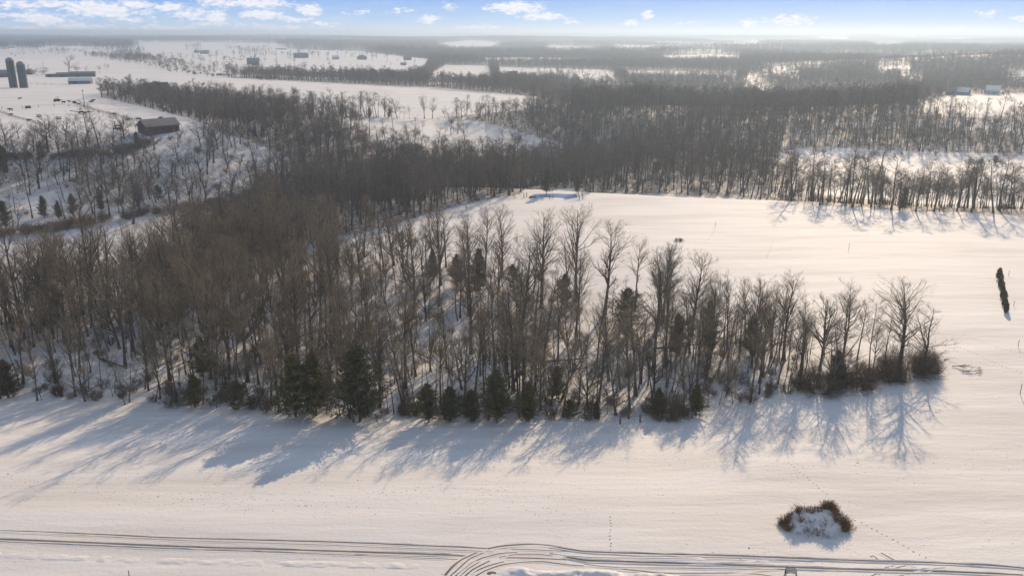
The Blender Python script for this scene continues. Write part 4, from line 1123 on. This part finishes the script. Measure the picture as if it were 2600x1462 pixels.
# evergreen row on the right field
rowt = [W(2512 + (2530 - 2512) * q + (0, 4, -2, 2, 3, -3, 2, -2, 1, 0)[int(q * 9.01)], 703 + 84 * q) for q in np.linspace(0, 1, 10)]
SH = []
for k_ in range(3):
    T, C = cedar(90 + k_, 0, Hm=3.0, width=.38, ragged=.2); SH.append((fin('trunk', T, [M_BARK]), fin('foliage', C, [M_CEDAR])))
for i, P in enumerate(rowt):
    h = (3.4, 2.6, 2.5, 2.7, 2.4, 2.2, 2.9, 2.3, 2.6, 2.8)[i]
    where = 'farthest of the row, tallest' if i == 0 else ('nearest of the row, casting the longest shadow' if i == 9 else f'in the row, {("second","third","fourth","fifth","sixth","seventh","eighth","ninth")[i-1]} from its far end')
    tree_obj('evergreen_shrub', SH[i % 3], (P.x, P.y, P.z), h * .82 / 3.0, i * 1.1, f'dark evergreen {where}, on the right field', 'evergreen', 'row of dark evergreens on the right field', sxy=.62)

# round brush at the right tip
def shrub_obj(px, py, topy, wpx, seed, lab, mt, n=60):
    P = W(px, py); h = height_for(P, topy); wd = wpx / ppm(P) / 2
    gg = np.random.default_rng(seed); C = outb()
    a_ = gg.uniform(0, 2 * math.pi, n); ph = gg.uniform(0, 1, n) ** .8 * 1.45
    d = np.stack([np.cos(a_) * np.sin(ph), np.sin(a_) * np.sin(ph), np.cos(ph)], -1)
    L = 1 / np.sqrt((np.sin(ph) / wd) ** 2 + (np.cos(ph) / h) ** 2) * gg.uniform(.75, 1.08, n)
    p1, r1 = grow(np.stack([np.cos(a_) * .3 * wd, np.sin(a_) * .3 * wd, np.full(n, -.1)], -1), d, L * .8, np.full(n, .04), 5, .14, .03, .3, gg); tubes(p1, r1, 3, gg, 0, C)
    p, dd_, L2, r, t = spawn(p1, r1, 10, .25, 1, .7, .42, .5, gg, L, .014); p2, r2 = grow(p, dd_, L2, r, 3, .18, .0, .5, gg); tubes(p2, r2, 2, gg, 0, C)
    p, dd_, L3, r, t = spawn(p2, r2, 5, .1, 1, .7, .6, .7, gg, L2, .009); p3, r3 = grow(p, dd_, L3, r, 2, .1, 0, .6, gg); tubes(p3, r3, 2, gg, 0, C)
    me = fin('brush', C, [mt])
    o = link('thicket', me); o.location = P; return tag(o, lab, 'thicket')
for k_, (px, py, ty, wpx, lab) in enumerate(((2285, 938, 838, 150, 'big round brown thicket under the spreading tree at the right tip'), (2328, 935, 862, 80, 'smaller round brown thicket at the very right tip'),
                                 (2235, 955, 870, 90, 'brown thicket left of the big round one'), (2060, 985, 895, 120, 'dark tangled thicket at the right end beside the olive cedar'), (2150, 975, 900, 120, 'brown tangled thicket between the olive cedar and the round one'), (1680, 1045, 960, 110, 'dense brown thicket tangled on the front edge right of centre'),
                                 (1030, 1040, 1010, 70, 'low grey-brown thicket in the snowy gap of the front edge'))):
    shrub_obj(px, py, ty, wpx, 300 + k_, lab, M_BRUSH, 150)

# frozen pond behind the field, with its posts and brush
pond = world_of([1332, 1345, 1400, 1450, 1453, 1440, 1400, 1360, 1335], [495, 489, 488, 491, 496, 499.5, 497, 496, 497])
pc = pond.mean(0)
m = MB(); m.poly([(p[0], p[1], pc[2] + .12) for p in pond] + [(p[0], p[1], pc[2] - .4) for p in pond], [tuple(range(9))[::-1]] + [(i, (i + 1) % 9, 9 + (i + 1) % 9, 9 + i) for i in range(9)])
mi = mat('shade_blue_ice', (0.16, 0.24, 0.42), rough=.25, var=.2, scale=.3)  # bank shade and reflected sky blue are put into the ice colour
o = m.build('frozen_pond', mi); tag(o, kind='structure')
for (px, py) in ((1318, 497), (1325, 496), (1383, 500), (1391, 500), (1457, 502), (1466, 501), (1464, 492), (1455, 493)):
    P = W(px, py); o = MB().bar((0, 0, -.3), (0, 0, 1.7), .14, 6).build('fence_post', M_POST); o.location = P
    tag(o, 'short wooden post standing by the frozen pond', 'post', 'posts around the frozen pond')
shrub_obj(1340, 498, 491, 20, 310, 'low dark brush heap at the left end of the frozen pond', M_BRUSH, 40)
shrub_obj(1706, 606, 597, 30, 311, 'small dark brush pile alone on the big snow field', M_BARK, 40)

# fallen branches on the snow by the tip
for k_, (px, py) in enumerate(((2395, 922), (2420, 938), (2375, 905))):
    P = W(px, py); T = outb(); gg = np.random.default_rng(400 + k_)
    p1, r1 = grow(np.zeros((1, 3)) + [0, 0, .15], np.array([[1, -.2 + .3 * k_, .05]]), np.array([4.5]), np.array([.09]), 5, .12, 0, .3, gg); tubes(p1, r1, 4, gg, 0, T)
    p, d, L, r, t_ = spawn(p1, r1, 9, .1, 1, .7, .4, .6, gg, np.array([4.5]), .03); p2, r2 = grow(p, d * [1, 1, .3], L, r, 3, .2, 0, .5, gg); tubes(p2, r2, 3, gg, 0, T)
    p, d, L, r, t_ = spawn(p2, r2, 5, .1, 1, .7, .6, .6, gg, L, .02); p3, r3 = grow(p, d * [1, 1, .3], L, r, 2, .2, 0, .5, gg); tubes(p3, r3, 2, gg, 0, T)
    o = link('fallen_branch', fin('fallen_branch', T, [M_BARK])); o.location = P
    tag(o, ('bare broken branch on the snow off the right tip of the woodland', 'dark twiggy branch lying lowest off the right tip', 'thin branch on the snow closest to the round brush')[k_], 'branch')
# fallen logs in the woodland
for k_, (x1, y1, x2, y2, lab) in enumerate(((1340, 915, 1480, 905, 'long fallen trunk on the shadow-striped floor, woodland middle'), (1640, 880, 1760, 870, 'fallen dark trunk on the blue shaded floor right of centre'),
                                           (700, 870, 850, 815, 'slanting fallen pale trunk left of centre'), (250, 905, 320, 930, 'short fallen trunk near the left front edge'))):
    A, B = W(x1, y1), W(x2, y2); m = MB(); m.bar((0, 0, .3), (B.x - A.x, B.y - A.y, B.z - A.z + .4), .24, 7, r2=.1)
    o = m.build('fallen_log', M_BARK); o.location = A; tag(o, lab, 'log')

# ---------------------------------------------------------------- brushy mound
P0 = W(2050, 1322); pm = ppm(P0); L_ = 74 / pm
def mound_h(u, v):   # local metres -> height
    r2 = (u / (L_ * 1.02)) ** 2 + (v / (L_ * .60)) ** 2
    vb = v / (L_ * .60)
    ramp_ = np.where(vb < .35, np.clip((vb + 1.0) / 1.35, 0, 1), np.clip((1.05 - vb) / .7, 0, 1) ** .6)
    r2 = r2 * (1 + .5 * vnoise(u * .5 + 9, v * .6, 53))
    return 2.05 * ramp_ * np.clip((1 - (u / (L_ * 1.02)) ** 2) * 1.6, 0, 1) ** .7 * np.clip((1 - r2) * 6, 0, 1) + .35 * vnoise(u * 1.1 + 5, v * 1.1, 51) * np.clip(1.2 - r2, 0, 1) + .15 * vnoise(u * 3, v * 3, 52) * np.clip(1.1 - r2, 0, 1)
root = empty('brush_mound', P0, 0, 'snow-covered mound ringed with dry brown brush, alone near the track', 'mound')
n = 90; U, V = np.meshgrid(np.linspace(-L_ * 1.2, L_ * 1.2, n), np.linspace(-L_, L_, n), indexing='ij')
Zm = mound_h(U, V) - .06 - .2 * np.clip((U / (L_ * 1.02)) ** 2 + (V / (L_ * .60)) ** 2 - 1, 0, 1)
Zg = Hh(U + P0.x, V + P0.y) - P0.z
ii = np.arange(n * n).reshape(n, n)
q_ = np.stack([ii[:-1, :-1], ii[1:, :-1], ii[1:, 1:], ii[:-1, 1:]], -1).reshape(-1, 4)
link('snow_cap', new_mesh('snow_cap', np.stack([U, V, Zm + Zg], -1).reshape(-1, 3), q_, [M_SNOW], smooth=True), root)
gg = np.random.default_rng(77); O = outb()
st = []
for (a0, a1, rr0, rr1, nn, hh) in ((-35, 60, .60, 1.10, 2100, 1.15), (20, 80, .8, 1.0, 500, .8), (75, 125, .60, 1.05, 420, .6), (150, 212, .55, 1.2, 1200, .8), (120, 155, .7, 1.1, 120, .9), (215, 330, .3, .9, 160, .4), (215, 330, .9, 1.02, 120, .9), (40, 160, .1, .6, 300, .4), (-180, 180, 1.0, 1.35, 420, .3)):
    a_ = np.radians(gg.uniform(a0, a1, nn)); r_ = gg.uniform(rr0, rr1, nn)
    st.append(np.stack([np.cos(a_) * r_ * L_ * 1.02, np.sin(a_) * r_ * L_ * .60, np.full(nn, hh)], -1))
st = np.concatenate(st)
clump_k = vnoise(st[:, 0] * 1.1, st[:, 1] * 1.6, 61) + .5 * vnoise(st[:, 0] * 3, st[:, 1] * 3, 62) > gg.normal(-.02, .12, len(st))
st = st[clump_k]
zz = mound_h(st[:, 0], st[:, 1]) + Hh(st[:, 0] + P0.x, st[:, 1] + P0.y) - P0.z - .1
s0 = np.stack([st[:, 0], st[:, 1], zz], -1); dd = gg.normal(0, .35, (len(st), 3)) + [0, 0, 1]
pp_, rd = grow(s0, dd, st[:, 2] * gg.uniform(.5, 1.3, len(st)), np.full(len(st), .018), 4, .16, 0, .5, gg); tubes(pp_, rd, 2, gg, 0, O)
p, d, L, r, t_ = spawn(pp_, rd, 3, .3, 1, .6, .5, .8, gg, st[:, 2], .014); p2, r2 = grow(p, d, L, r, 2, .1, 0, .8, gg); tubes(p2, r2, 2, gg, 0, O)
link('dry_brush', fin('dry_brush', O, [M_STRAW]), root)

# ---------------------------------------------------------------- tyre tracks, berm, clods, footprints
def catmull(P, n=14):
    P = [P[0]] + list(P) + [P[-1]]; out = []
    for i in range(1, len(P) - 2):
        for t in np.linspace(0, 1, n, endpoint=False):
            a, b, c, d = [np.array(P[j], float) for j in (i - 1, i, i + 1, i + 2)]
            out.append(.5 * ((2 * b) + (c - a) * t + (2 * a - 5 * b + 4 * c - d) * t * t + (3 * b - a - 3 * c + d) * t ** 3))
    out.append(np.array(P[-2], float)); return out
def D3(x, y, x0, y0, s): return ((x0 + x / s) / 1.0093, (y0 + y / s) / 1.0093)
A_ = lambda x, y: D3(x, y, 0, 970, 2.945)
B_ = lambda x, y: D3(x, y, 1130, 1340, 4.519)
E_ = lambda x, y: D3(x, y, 1730, 970, 2.945)
G_ = lambda x, y: D3(x, y, 2100, 1380, 5.152)
TR = [  # (points, half width, berm height)
    ([(-160, 1331), A_(0, 1110), A_(800, 1140), A_(1300, 1163), A_(2560, 1197), B_(0, 212), B_(500, 235)], .11, .10),
    ([(-160, 1350), A_(0, 1175), A_(700, 1202), A_(1300, 1228), A_(2560, 1266), B_(0, 310), B_(270, 322)], .15, .12),
    ([(-160, 1357), A_(0, 1192), A_(1300, 1245), A_(2560, 1290), B_(0, 355), B_(200, 360)], .06, .05),
    ([(-160, 1338), A_(0, 1118), A_(1300, 1180), A_(2560, 1222), B_(0, 250), B_(560, 272)], .05, .04),
    ([B_(490, 238), B_(620, 212), B_(780, 197), B_(960, 192), B_(1150, 200), B_(1350, 232), B_(1560, 265), B_(1800, 280), B_(2200, 292), B_(2576, 302), E_(430, 1300), E_(900, 1320), E_(1500, 1340), E_(2000, 1355), E_(2560, 1392), (2700, 1458)], .13, .11),
    ([B_(1200, 292), B_(1350, 325), B_(1500, 355), B_(1650, 374), B_(2000, 385), B_(2576, 402), E_(300, 1365), E_(900, 1388), E_(1500, 1405), E_(2000, 1418), E_(2560, 1440)], .15, .12),
    ([B_(570, 236), B_(640, 238), B_(800, 218), B_(1000, 208), B_(1200, 220), B_(1420, 250)], .06, .05),
    ([B_(700, 240), B_(1000, 248), B_(1250, 260), B_(1450, 268)], .07, .05),
    ([B_(700, 340), B_(900, 345), B_(1200, 355), B_(1430, 366)], .10, .07),
    ([B_(0, 540), B_(90, 440), B_(180, 370), B_(280, 320), B_(400, 265)], .13, .10),
    ([B_(60, 550), B_(150, 470), B_(260, 370), B_(350, 322), B_(480, 272), B_(580, 268)], .09, .08),
    ([B_(120, 550), B_(220, 470), B_(320, 395), B_(440, 340), B_(500, 326), B_(640, 292), B_(840, 278)], .09, .07),
    ([B_(170, 550), B_(260, 470), B_(420, 365)], .11, .09),
    ([B_(230, 550), B_(330, 470), B_(520, 372)], .09, .07),
    ([B_(300, 520), B_(430, 460), B_(560, 415), B_(720, 375)], .09, .08),
    ([B_(350, 550), B_(480, 480), B_(650, 425), B_(850, 395), B_(1100, 385), B_(1250, 402), B_(1450, 425), B_(1640, 435)], .09, .07),
    ([B_(620, 335), B_(750, 312), B_(900, 300), B_(1100, 303), B_(1250, 325), B_(1400, 350)], .07, .06),
    ([B_(1240, 298), B_(1500, 325), B_(1800, 340), B_(2576, 350), E_(300, 1325), E_(700, 1345)], .05, .04),
    ([B_(1600, 412), B_(1800, 440), B_(2100, 455), B_(2576, 460), E_(300, 1395), E_(700, 1402), (2000, 1432)], .06, .05),
    ([B_(1980, 465), B_(2200, 490), B_(2576, 520), E_(500, 1432), (1960, 1452)], .08, .07),
    ([E_(0, 1320), E_(250, 1312), E_(450, 1320)], .05, .04),
    ([E_(0, 1355), E_(300, 1350), E_(700, 1335), E_(1000, 1345)], .05, .04),
    ([E_(0, 1425), E_(300, 1428), E_(700, 1412)], .06, .05),
    ([G_(570, 168), G_(610, 158), G_(690, 235)], .10, .10),
    ([G_(705, 118), G_(760, 148), G_(830, 190), G_(940, 240)], .10, .10),
    ([G_(760, 280), G_(850, 320), G_(910, 310)], .08, .07),
    ([G_(720, 335), G_(800, 300), G_(880, 290)], .08, .07),
    ([G_(910, 312), G_(1020, 288), G_(1080, 285)], .07, .06),
    ([G_(1090, 292), G_(1200, 322), G_(1290, 325), G_(1550, 312)], .06, .05),
    ([G_(1130, 355), G_(1240, 330), G_(1400, 305)], .06, .05),
    ([G_(1190, 360), G_(1280, 358), G_(1400, 330), G_(1540, 312)], .06, .05),
    ([G_(580, 420), G_(650, 390), G_(700, 400)], .08, .07),
    ([G_(1000, 410), G_(940, 420), G_(900, 440)], .07, .06),
]
tv, tf, tm = [], [], []
for k_, (pts, hw, bh) in enumerate(TR):
    hw *= 1.12
    pw = world_of([p[0] for p in pts], [p[1] for p in pts])[:, :2]
    cur = np.array(catmull(pw, 16))
    seg = np.r_[0, np.cumsum(np.hypot(*np.diff(cur, axis=0).T))]
    s_n = np.arange(0, seg[-1], .45)
    if len(s_n) < 3: continue
    c = np.stack([np.interp(s_n, seg, cur[:, 0]), np.interp(s_n, seg, cur[:, 1])], -1)
    tg = unit(np.gradient(c, axis=0)); nm = np.stack([-tg[:, 1], tg[:, 0]], -1)
    fade = np.clip(np.minimum(s_n, s_n[-1] - s_n) / 2.5, .02, 1)
    wv = 1 + .35 * vnoise(s_n * .6, s_n * 0 + k_, 70); lift = .004 * (k_ % 5 + 1)
    prof = [(-hw - .34, -.03, 0), (-hw - .12, bh, 0), (-hw, .012, 1), (hw, .012, 1), (hw + .12, bh, 0), (hw + .34, -.03, 0)]
    b = len(tv)
    for i in range(len(c)):
        for (o_, z_, _) in prof:
            x, y = c[i] + nm[i] * o_ * wv[i]
            tv.append((x, y, float(Hh(x, y)) + z_ * fade[i] * (wv[i] if z_ > .02 else 1) + lift))
    for i in range(len(c) - 1):
        for j in range(5):
            tf.append((b + i * 6 + j, b + i * 6 + j + 1, b + (i + 1) * 6 + j + 1, b + (i + 1) * 6 + j)); tm.append(1 if j == 2 else 0)
o = link('tyre_tracks', new_mesh('tyre_tracks', tv, tf, [M_SNOW, M_TRACK], tm)); tag(o, kind='structure')

# ploughed snow bank with dirt along the bottom border
def bank(name, pts, wd, hgt, mt, seed, **kw):
    pw = world_of([p[0] for p in pts], [p[1] for p in pts])[:, :2]; cur = np.array(catmull(pw, 30))
    seg = np.r_[0, np.cumsum(np.hypot(*np.diff(cur, axis=0).T))]; s_n = np.arange(0, seg[-1], .3)
    c = np.stack([np.interp(s_n, seg, cur[:, 0]), np.interp(s_n, seg, cur[:, 1])], -1)
    tg = unit(np.gradient(c, axis=0)); nm = np.stack([-tg[:, 1], tg[:, 0]], -1)
    us = np.linspace(-1, 1, 15); V = []
    X = c[:, None, 0] + nm[:, None, 0] * us[None, :] * wd; Y = c[:, None, 1] + nm[:, None, 1] * us[None, :] * wd
    lump = np.clip(.55 + 1.1 * vnoise(X * .8, Y * .8, seed) + .6 * vnoise(X * 2.2, Y * 2.2, seed + 1), 0, 2)
    fd = np.clip(np.minimum(s_n, s_n[-1] - s_n) / 3, 0, 1)[:, None]
    Z = Hh(X, Y) - .04 + (1 - us[None, :] ** 2) ** 1.0 * hgt * lump * fd
    n0, n1 = X.shape; ii = np.arange(n0 * n1).reshape(n0, n1)
    q_ = np.stack([ii[:-1, :-1], ii[1:, :-1], ii[1:, 1:], ii[:-1, 1:]], -1).reshape(-1, 4)
    o = link(name, new_mesh(name, np.stack([X, Y, Z], -1).reshape(-1, 3), q_, [mt], smooth=True)); return tag(o, **kw)
bank('snow_bank', [B_(560, 520), B_(800, 500), B_(1200, 540), B_(1700, 530), B_(2100, 560), (1800, 1462)], 1.0, .5, M_SNOW, 80, kind='structure')
bank('snow_bank', [(-100, 1392), (60, 1398), (250, 1405), (500, 1412), (800, 1418), (1000, 1422), (1090, 1432)], .8, .14, M_SNOW, 90, kind='structure')
bank('dirt_patch', [B_(400, 545), B_(520, 520), B_(660, 518)], .55, .30, M_DIRT, 95, kind='structure')
bank('dirt_patch', [B_(330, 545), B_(440, 500), B_(590, 445)], .30, .16, M_DIRT, 96, kind='structure')
bank('dirt_patch', [B_(950, 530), B_(1050, 528)], .3, .22, M_DIRT, 97, kind='structure')

# clods and stubble poking out of the snow
g = np.random.default_rng(55)
N_ = 150000
X = g.uniform(-95, 85, N_); Y = g.uniform(76, 215, N_)
row_ = (Y + .045 * X + .5 * np.sin(X * .05)) / 1.5; Y = np.where(g.random(N_) < .5, Y + (np.round(row_) - row_) * 1.5 + g.normal(0, .07, N_), Y); Z = Hh(X, Y)
D, PX, PY = density(X, Y, Z)
bandv = vnoise(X * .03 + Y * .02, Y * .14, 91) + .5 * vnoise(X * .2, Y * .3, 92)
dens = np.clip(.05 + 1.1 * (bandv - .02), .012, 1) * np.interp(Y, [80, 110, 140, 215], [1, .9, .45, .12]) * np.interp(PX, [0, 1900, 2200, 2576], [1, 1, .5, .3])
k = (D == 0) & (g.random(N_) < dens * .50) & (PX > -80) & (PX < 2660)
X, Y, Z = X[k], Y[k], Z[k]; n = len(X)
s_ = g.uniform(.022, .065, n) * np.where(g.random(n) < .02, 2.2, 1)
o6 = np.array([(1, 0, 0), (0, 1, 0), (-1, 0, 0), (0, -1, 0), (0, 0, 1), (0, 0, -1)], float)
V = np.stack([X, Y, Z], -1)[:, None] + (o6[None] + g.normal(0, .25, (n, 6, 3))) * s_[:, None, None] * np.array([1.3, 1.0, .8])
fa = np.array([(0, 1, 4), (1, 2, 4), (2, 3, 4), (3, 0, 4), (1, 0, 5), (2, 1, 5), (3, 2, 5), (0, 3, 5)])
F = (fa[None] + (np.arange(n) * 6)[:, None, None]).reshape(-1, 3)
o = link('stubble', new_mesh('stubble', V.reshape(-1, 3), F, [M_CLOD])); tag(o, 'small dark clods and stubble poking through the snow of the near field', 'stubble', kind='stuff')
# animal footprints: small trodden dents with raised rims
FP = [[D3(330, 930, 2380, 660, 4.83), D3(500, 985, 2380, 660, 4.83), D3(640, 1040, 2380, 660, 4.83), D3(800, 1090, 2380, 660, 4.83), D3(1063, 1140, 2380, 660, 4.83)],
      [D3(170, 1030, 2380, 660, 4.83), D3(400, 1120, 2380, 660, 4.83), D3(640, 1225, 2380, 660, 4.83), D3(850, 1320, 2380, 660, 4.83), D3(1063, 1395, 2380, 660, 4.83)],
      [D3(200, 1205, 2380, 660, 4.83), D3(460, 1250, 2380, 660, 4.83), D3(760, 1305, 2380, 660, 4.83), D3(1063, 1355, 2380, 660, 4.83)],
      [E_(800, 600), E_(950, 720), E_(1100, 850)], [E_(1300, 1030), E_(1500, 1130), E_(1680, 1230), E_(1860, 1330)],
      [(1799, 578), (1785, 598), (1770, 612)], [(1537, 1300), (1535, 1350), (1538, 1410)],
      [D3(240, 500, 1730, 480, 2.957), D3(420, 560, 1730, 480, 2.957), D3(620, 650, 1730, 480, 2.957)], [D3(690, 390, 1730, 480, 2.957), D3(640, 520, 1730, 480, 2.957)]]
V, F = [], []
for ln in FP:
    pw = world_of([p[0] for p in ln], [p[1] for p in ln])[:, :2]; cur = np.array(catmull(pw, 20)); seg = np.r_[0, np.cumsum(np.hypot(*np.diff(cur, axis=0).T))]
    for s0_ in np.arange(0, seg[-1], .75):
        x, y = np.interp(s0_, seg, cur[:, 0]) + g.normal(0, .07), np.interp(s0_, seg, cur[:, 1]) + g.normal(0, .07)
        z = float(Hh(x, y)); r_ = g.uniform(.06, .10); b = len(V)
        for rad_, hz in ((r_ * 1.9, -.01), (r_ * 1.15, .03), (r_ * .6, .008)):
            V += [(x + rad_ * math.cos(t), y + rad_ * math.sin(t), z + hz) for t in np.arange(8) * math.pi / 4]
        F += [(b + q * 8 + i, b + q * 8 + (i + 1) % 8, b + (q + 1) * 8 + (i + 1) % 8, b + (q + 1) * 8 + i) for q in range(2) for i in range(8)]
        F += [(b + 16 + i, b + 16 + (i + 1) % 8, b + 16 + (i + 2) % 8, b + 16 + (i + 3) % 8) for i in (0, 3)] 
me = new_mesh('footprints', V, F, [M_SNOW, M_TRACK]); mi_ = np.zeros(len(F), np.int32); mi_[[i for i in range(len(F)) if i % 18 >= 8]] = 1
me.polygons.foreach_set('material_index', mi_)
o = link('footprints', me); tag(o, 'lines of small animal footprints crossing the snow', 'footprints', kind='stuff')

# small utility vehicle cut by the bottom border
P = W(1987, 1475); t = empty('utility_vehicle', P, face(P) + .12, 'small dark utility vehicle with arched pale ribbed roof, cut by the bottom border', 'utility vehicle')
wv_ = .80
m = MB(); m.box(-wv_ - .15, wv_ + .15, -1.9, 1.3, .45, 1.0); m.box(-wv_, wv_, -1.8, -1.0, 1.0, 1.25); m.build('body', mat('dark_green_paint', (.03, .04, .04), rough=.45), t)
m = MB()
for x in (-wv_, wv_): m.bar((x, -.9, 1.0), (x, -.35, 2.0), .06); m.bar((x, 1.0, 1.0), (x, .9, 2.05), .06); m.bar((x, -.35, 2.0), (x, .9, 2.05), .05)
m.box(-wv_, wv_, -.4, -.3, .9, 1.02); m.build('roll_cage', M_DARK, t)
m = MB(); n_ = 8; V = []
for y in np.linspace(-.5, 1.0, 7):
    for i in range(n_ + 1): a = math.pi * (.12 + .76 * i / n_); V.append((-math.cos(a) * wv_ * 1.05, y, 1.98 + math.sin(a) * .42))
m.poly(V, [(k * (n_ + 1) + i, k * (n_ + 1) + i + 1, (k + 1) * (n_ + 1) + i + 1, (k + 1) * (n_ + 1) + i) for k in range(6) for i in range(n_)])
rf = m.build('roof', mat('pale_canvas', (.55, .52, .47)), t)
for y in np.linspace(-.5, 1.0, 5):
    m = MB()
    for i in range(n_):
        a, b = [math.pi * (.12 + .76 * q / n_) for q in (i, i + 1)]
        m.bar((-math.cos(a) * wv_ * 1.06, y, 2.0 + math.sin(a) * .43), (-math.cos(b) * wv_ * 1.06, y, 2.0 + math.sin(b) * .43), .035, 4)
    m.build('rib', M_GREYW, rf)
MB().box(-wv_ * .9, wv_ * .9, -.7, -.66, 1.05, 1.9).build('windscreen', M_GLASS, t)
for x in (-wv_ - .1, wv_ + .1):
    for y in (-1.3, .9): MB().bar((x - .14, y, .36), (x + .14, y, .36), .36, 16).build('wheel', M_TYRE, t)
t.scale = (.75, .75, .85)

# ---------------------------------------------------------------- haze
HM = bpy.data.materials.new('haze'); HM.use_nodes = True; hnt = NT(HM.node_tree)
pv = hnt.n('ShaderNodeVolumePrincipled', Color=(0.66, 0.83, 1.0, 1), Density=2.6e-4, Anisotropy=0.48)
hnt.n('ShaderNodeOutputMaterial', Volume=pv.outputs[0])
zb = float(GZ.min()) - 1.0
m = MB(); m.box(-47000, 47000, -47000, 47000, zb, max(78.0, float(GZ.max()) + 24.0)); o = m.build('haze', HM); tag(o, 'thin pale haze lying over the whole countryside', 'haze', kind='stuff')
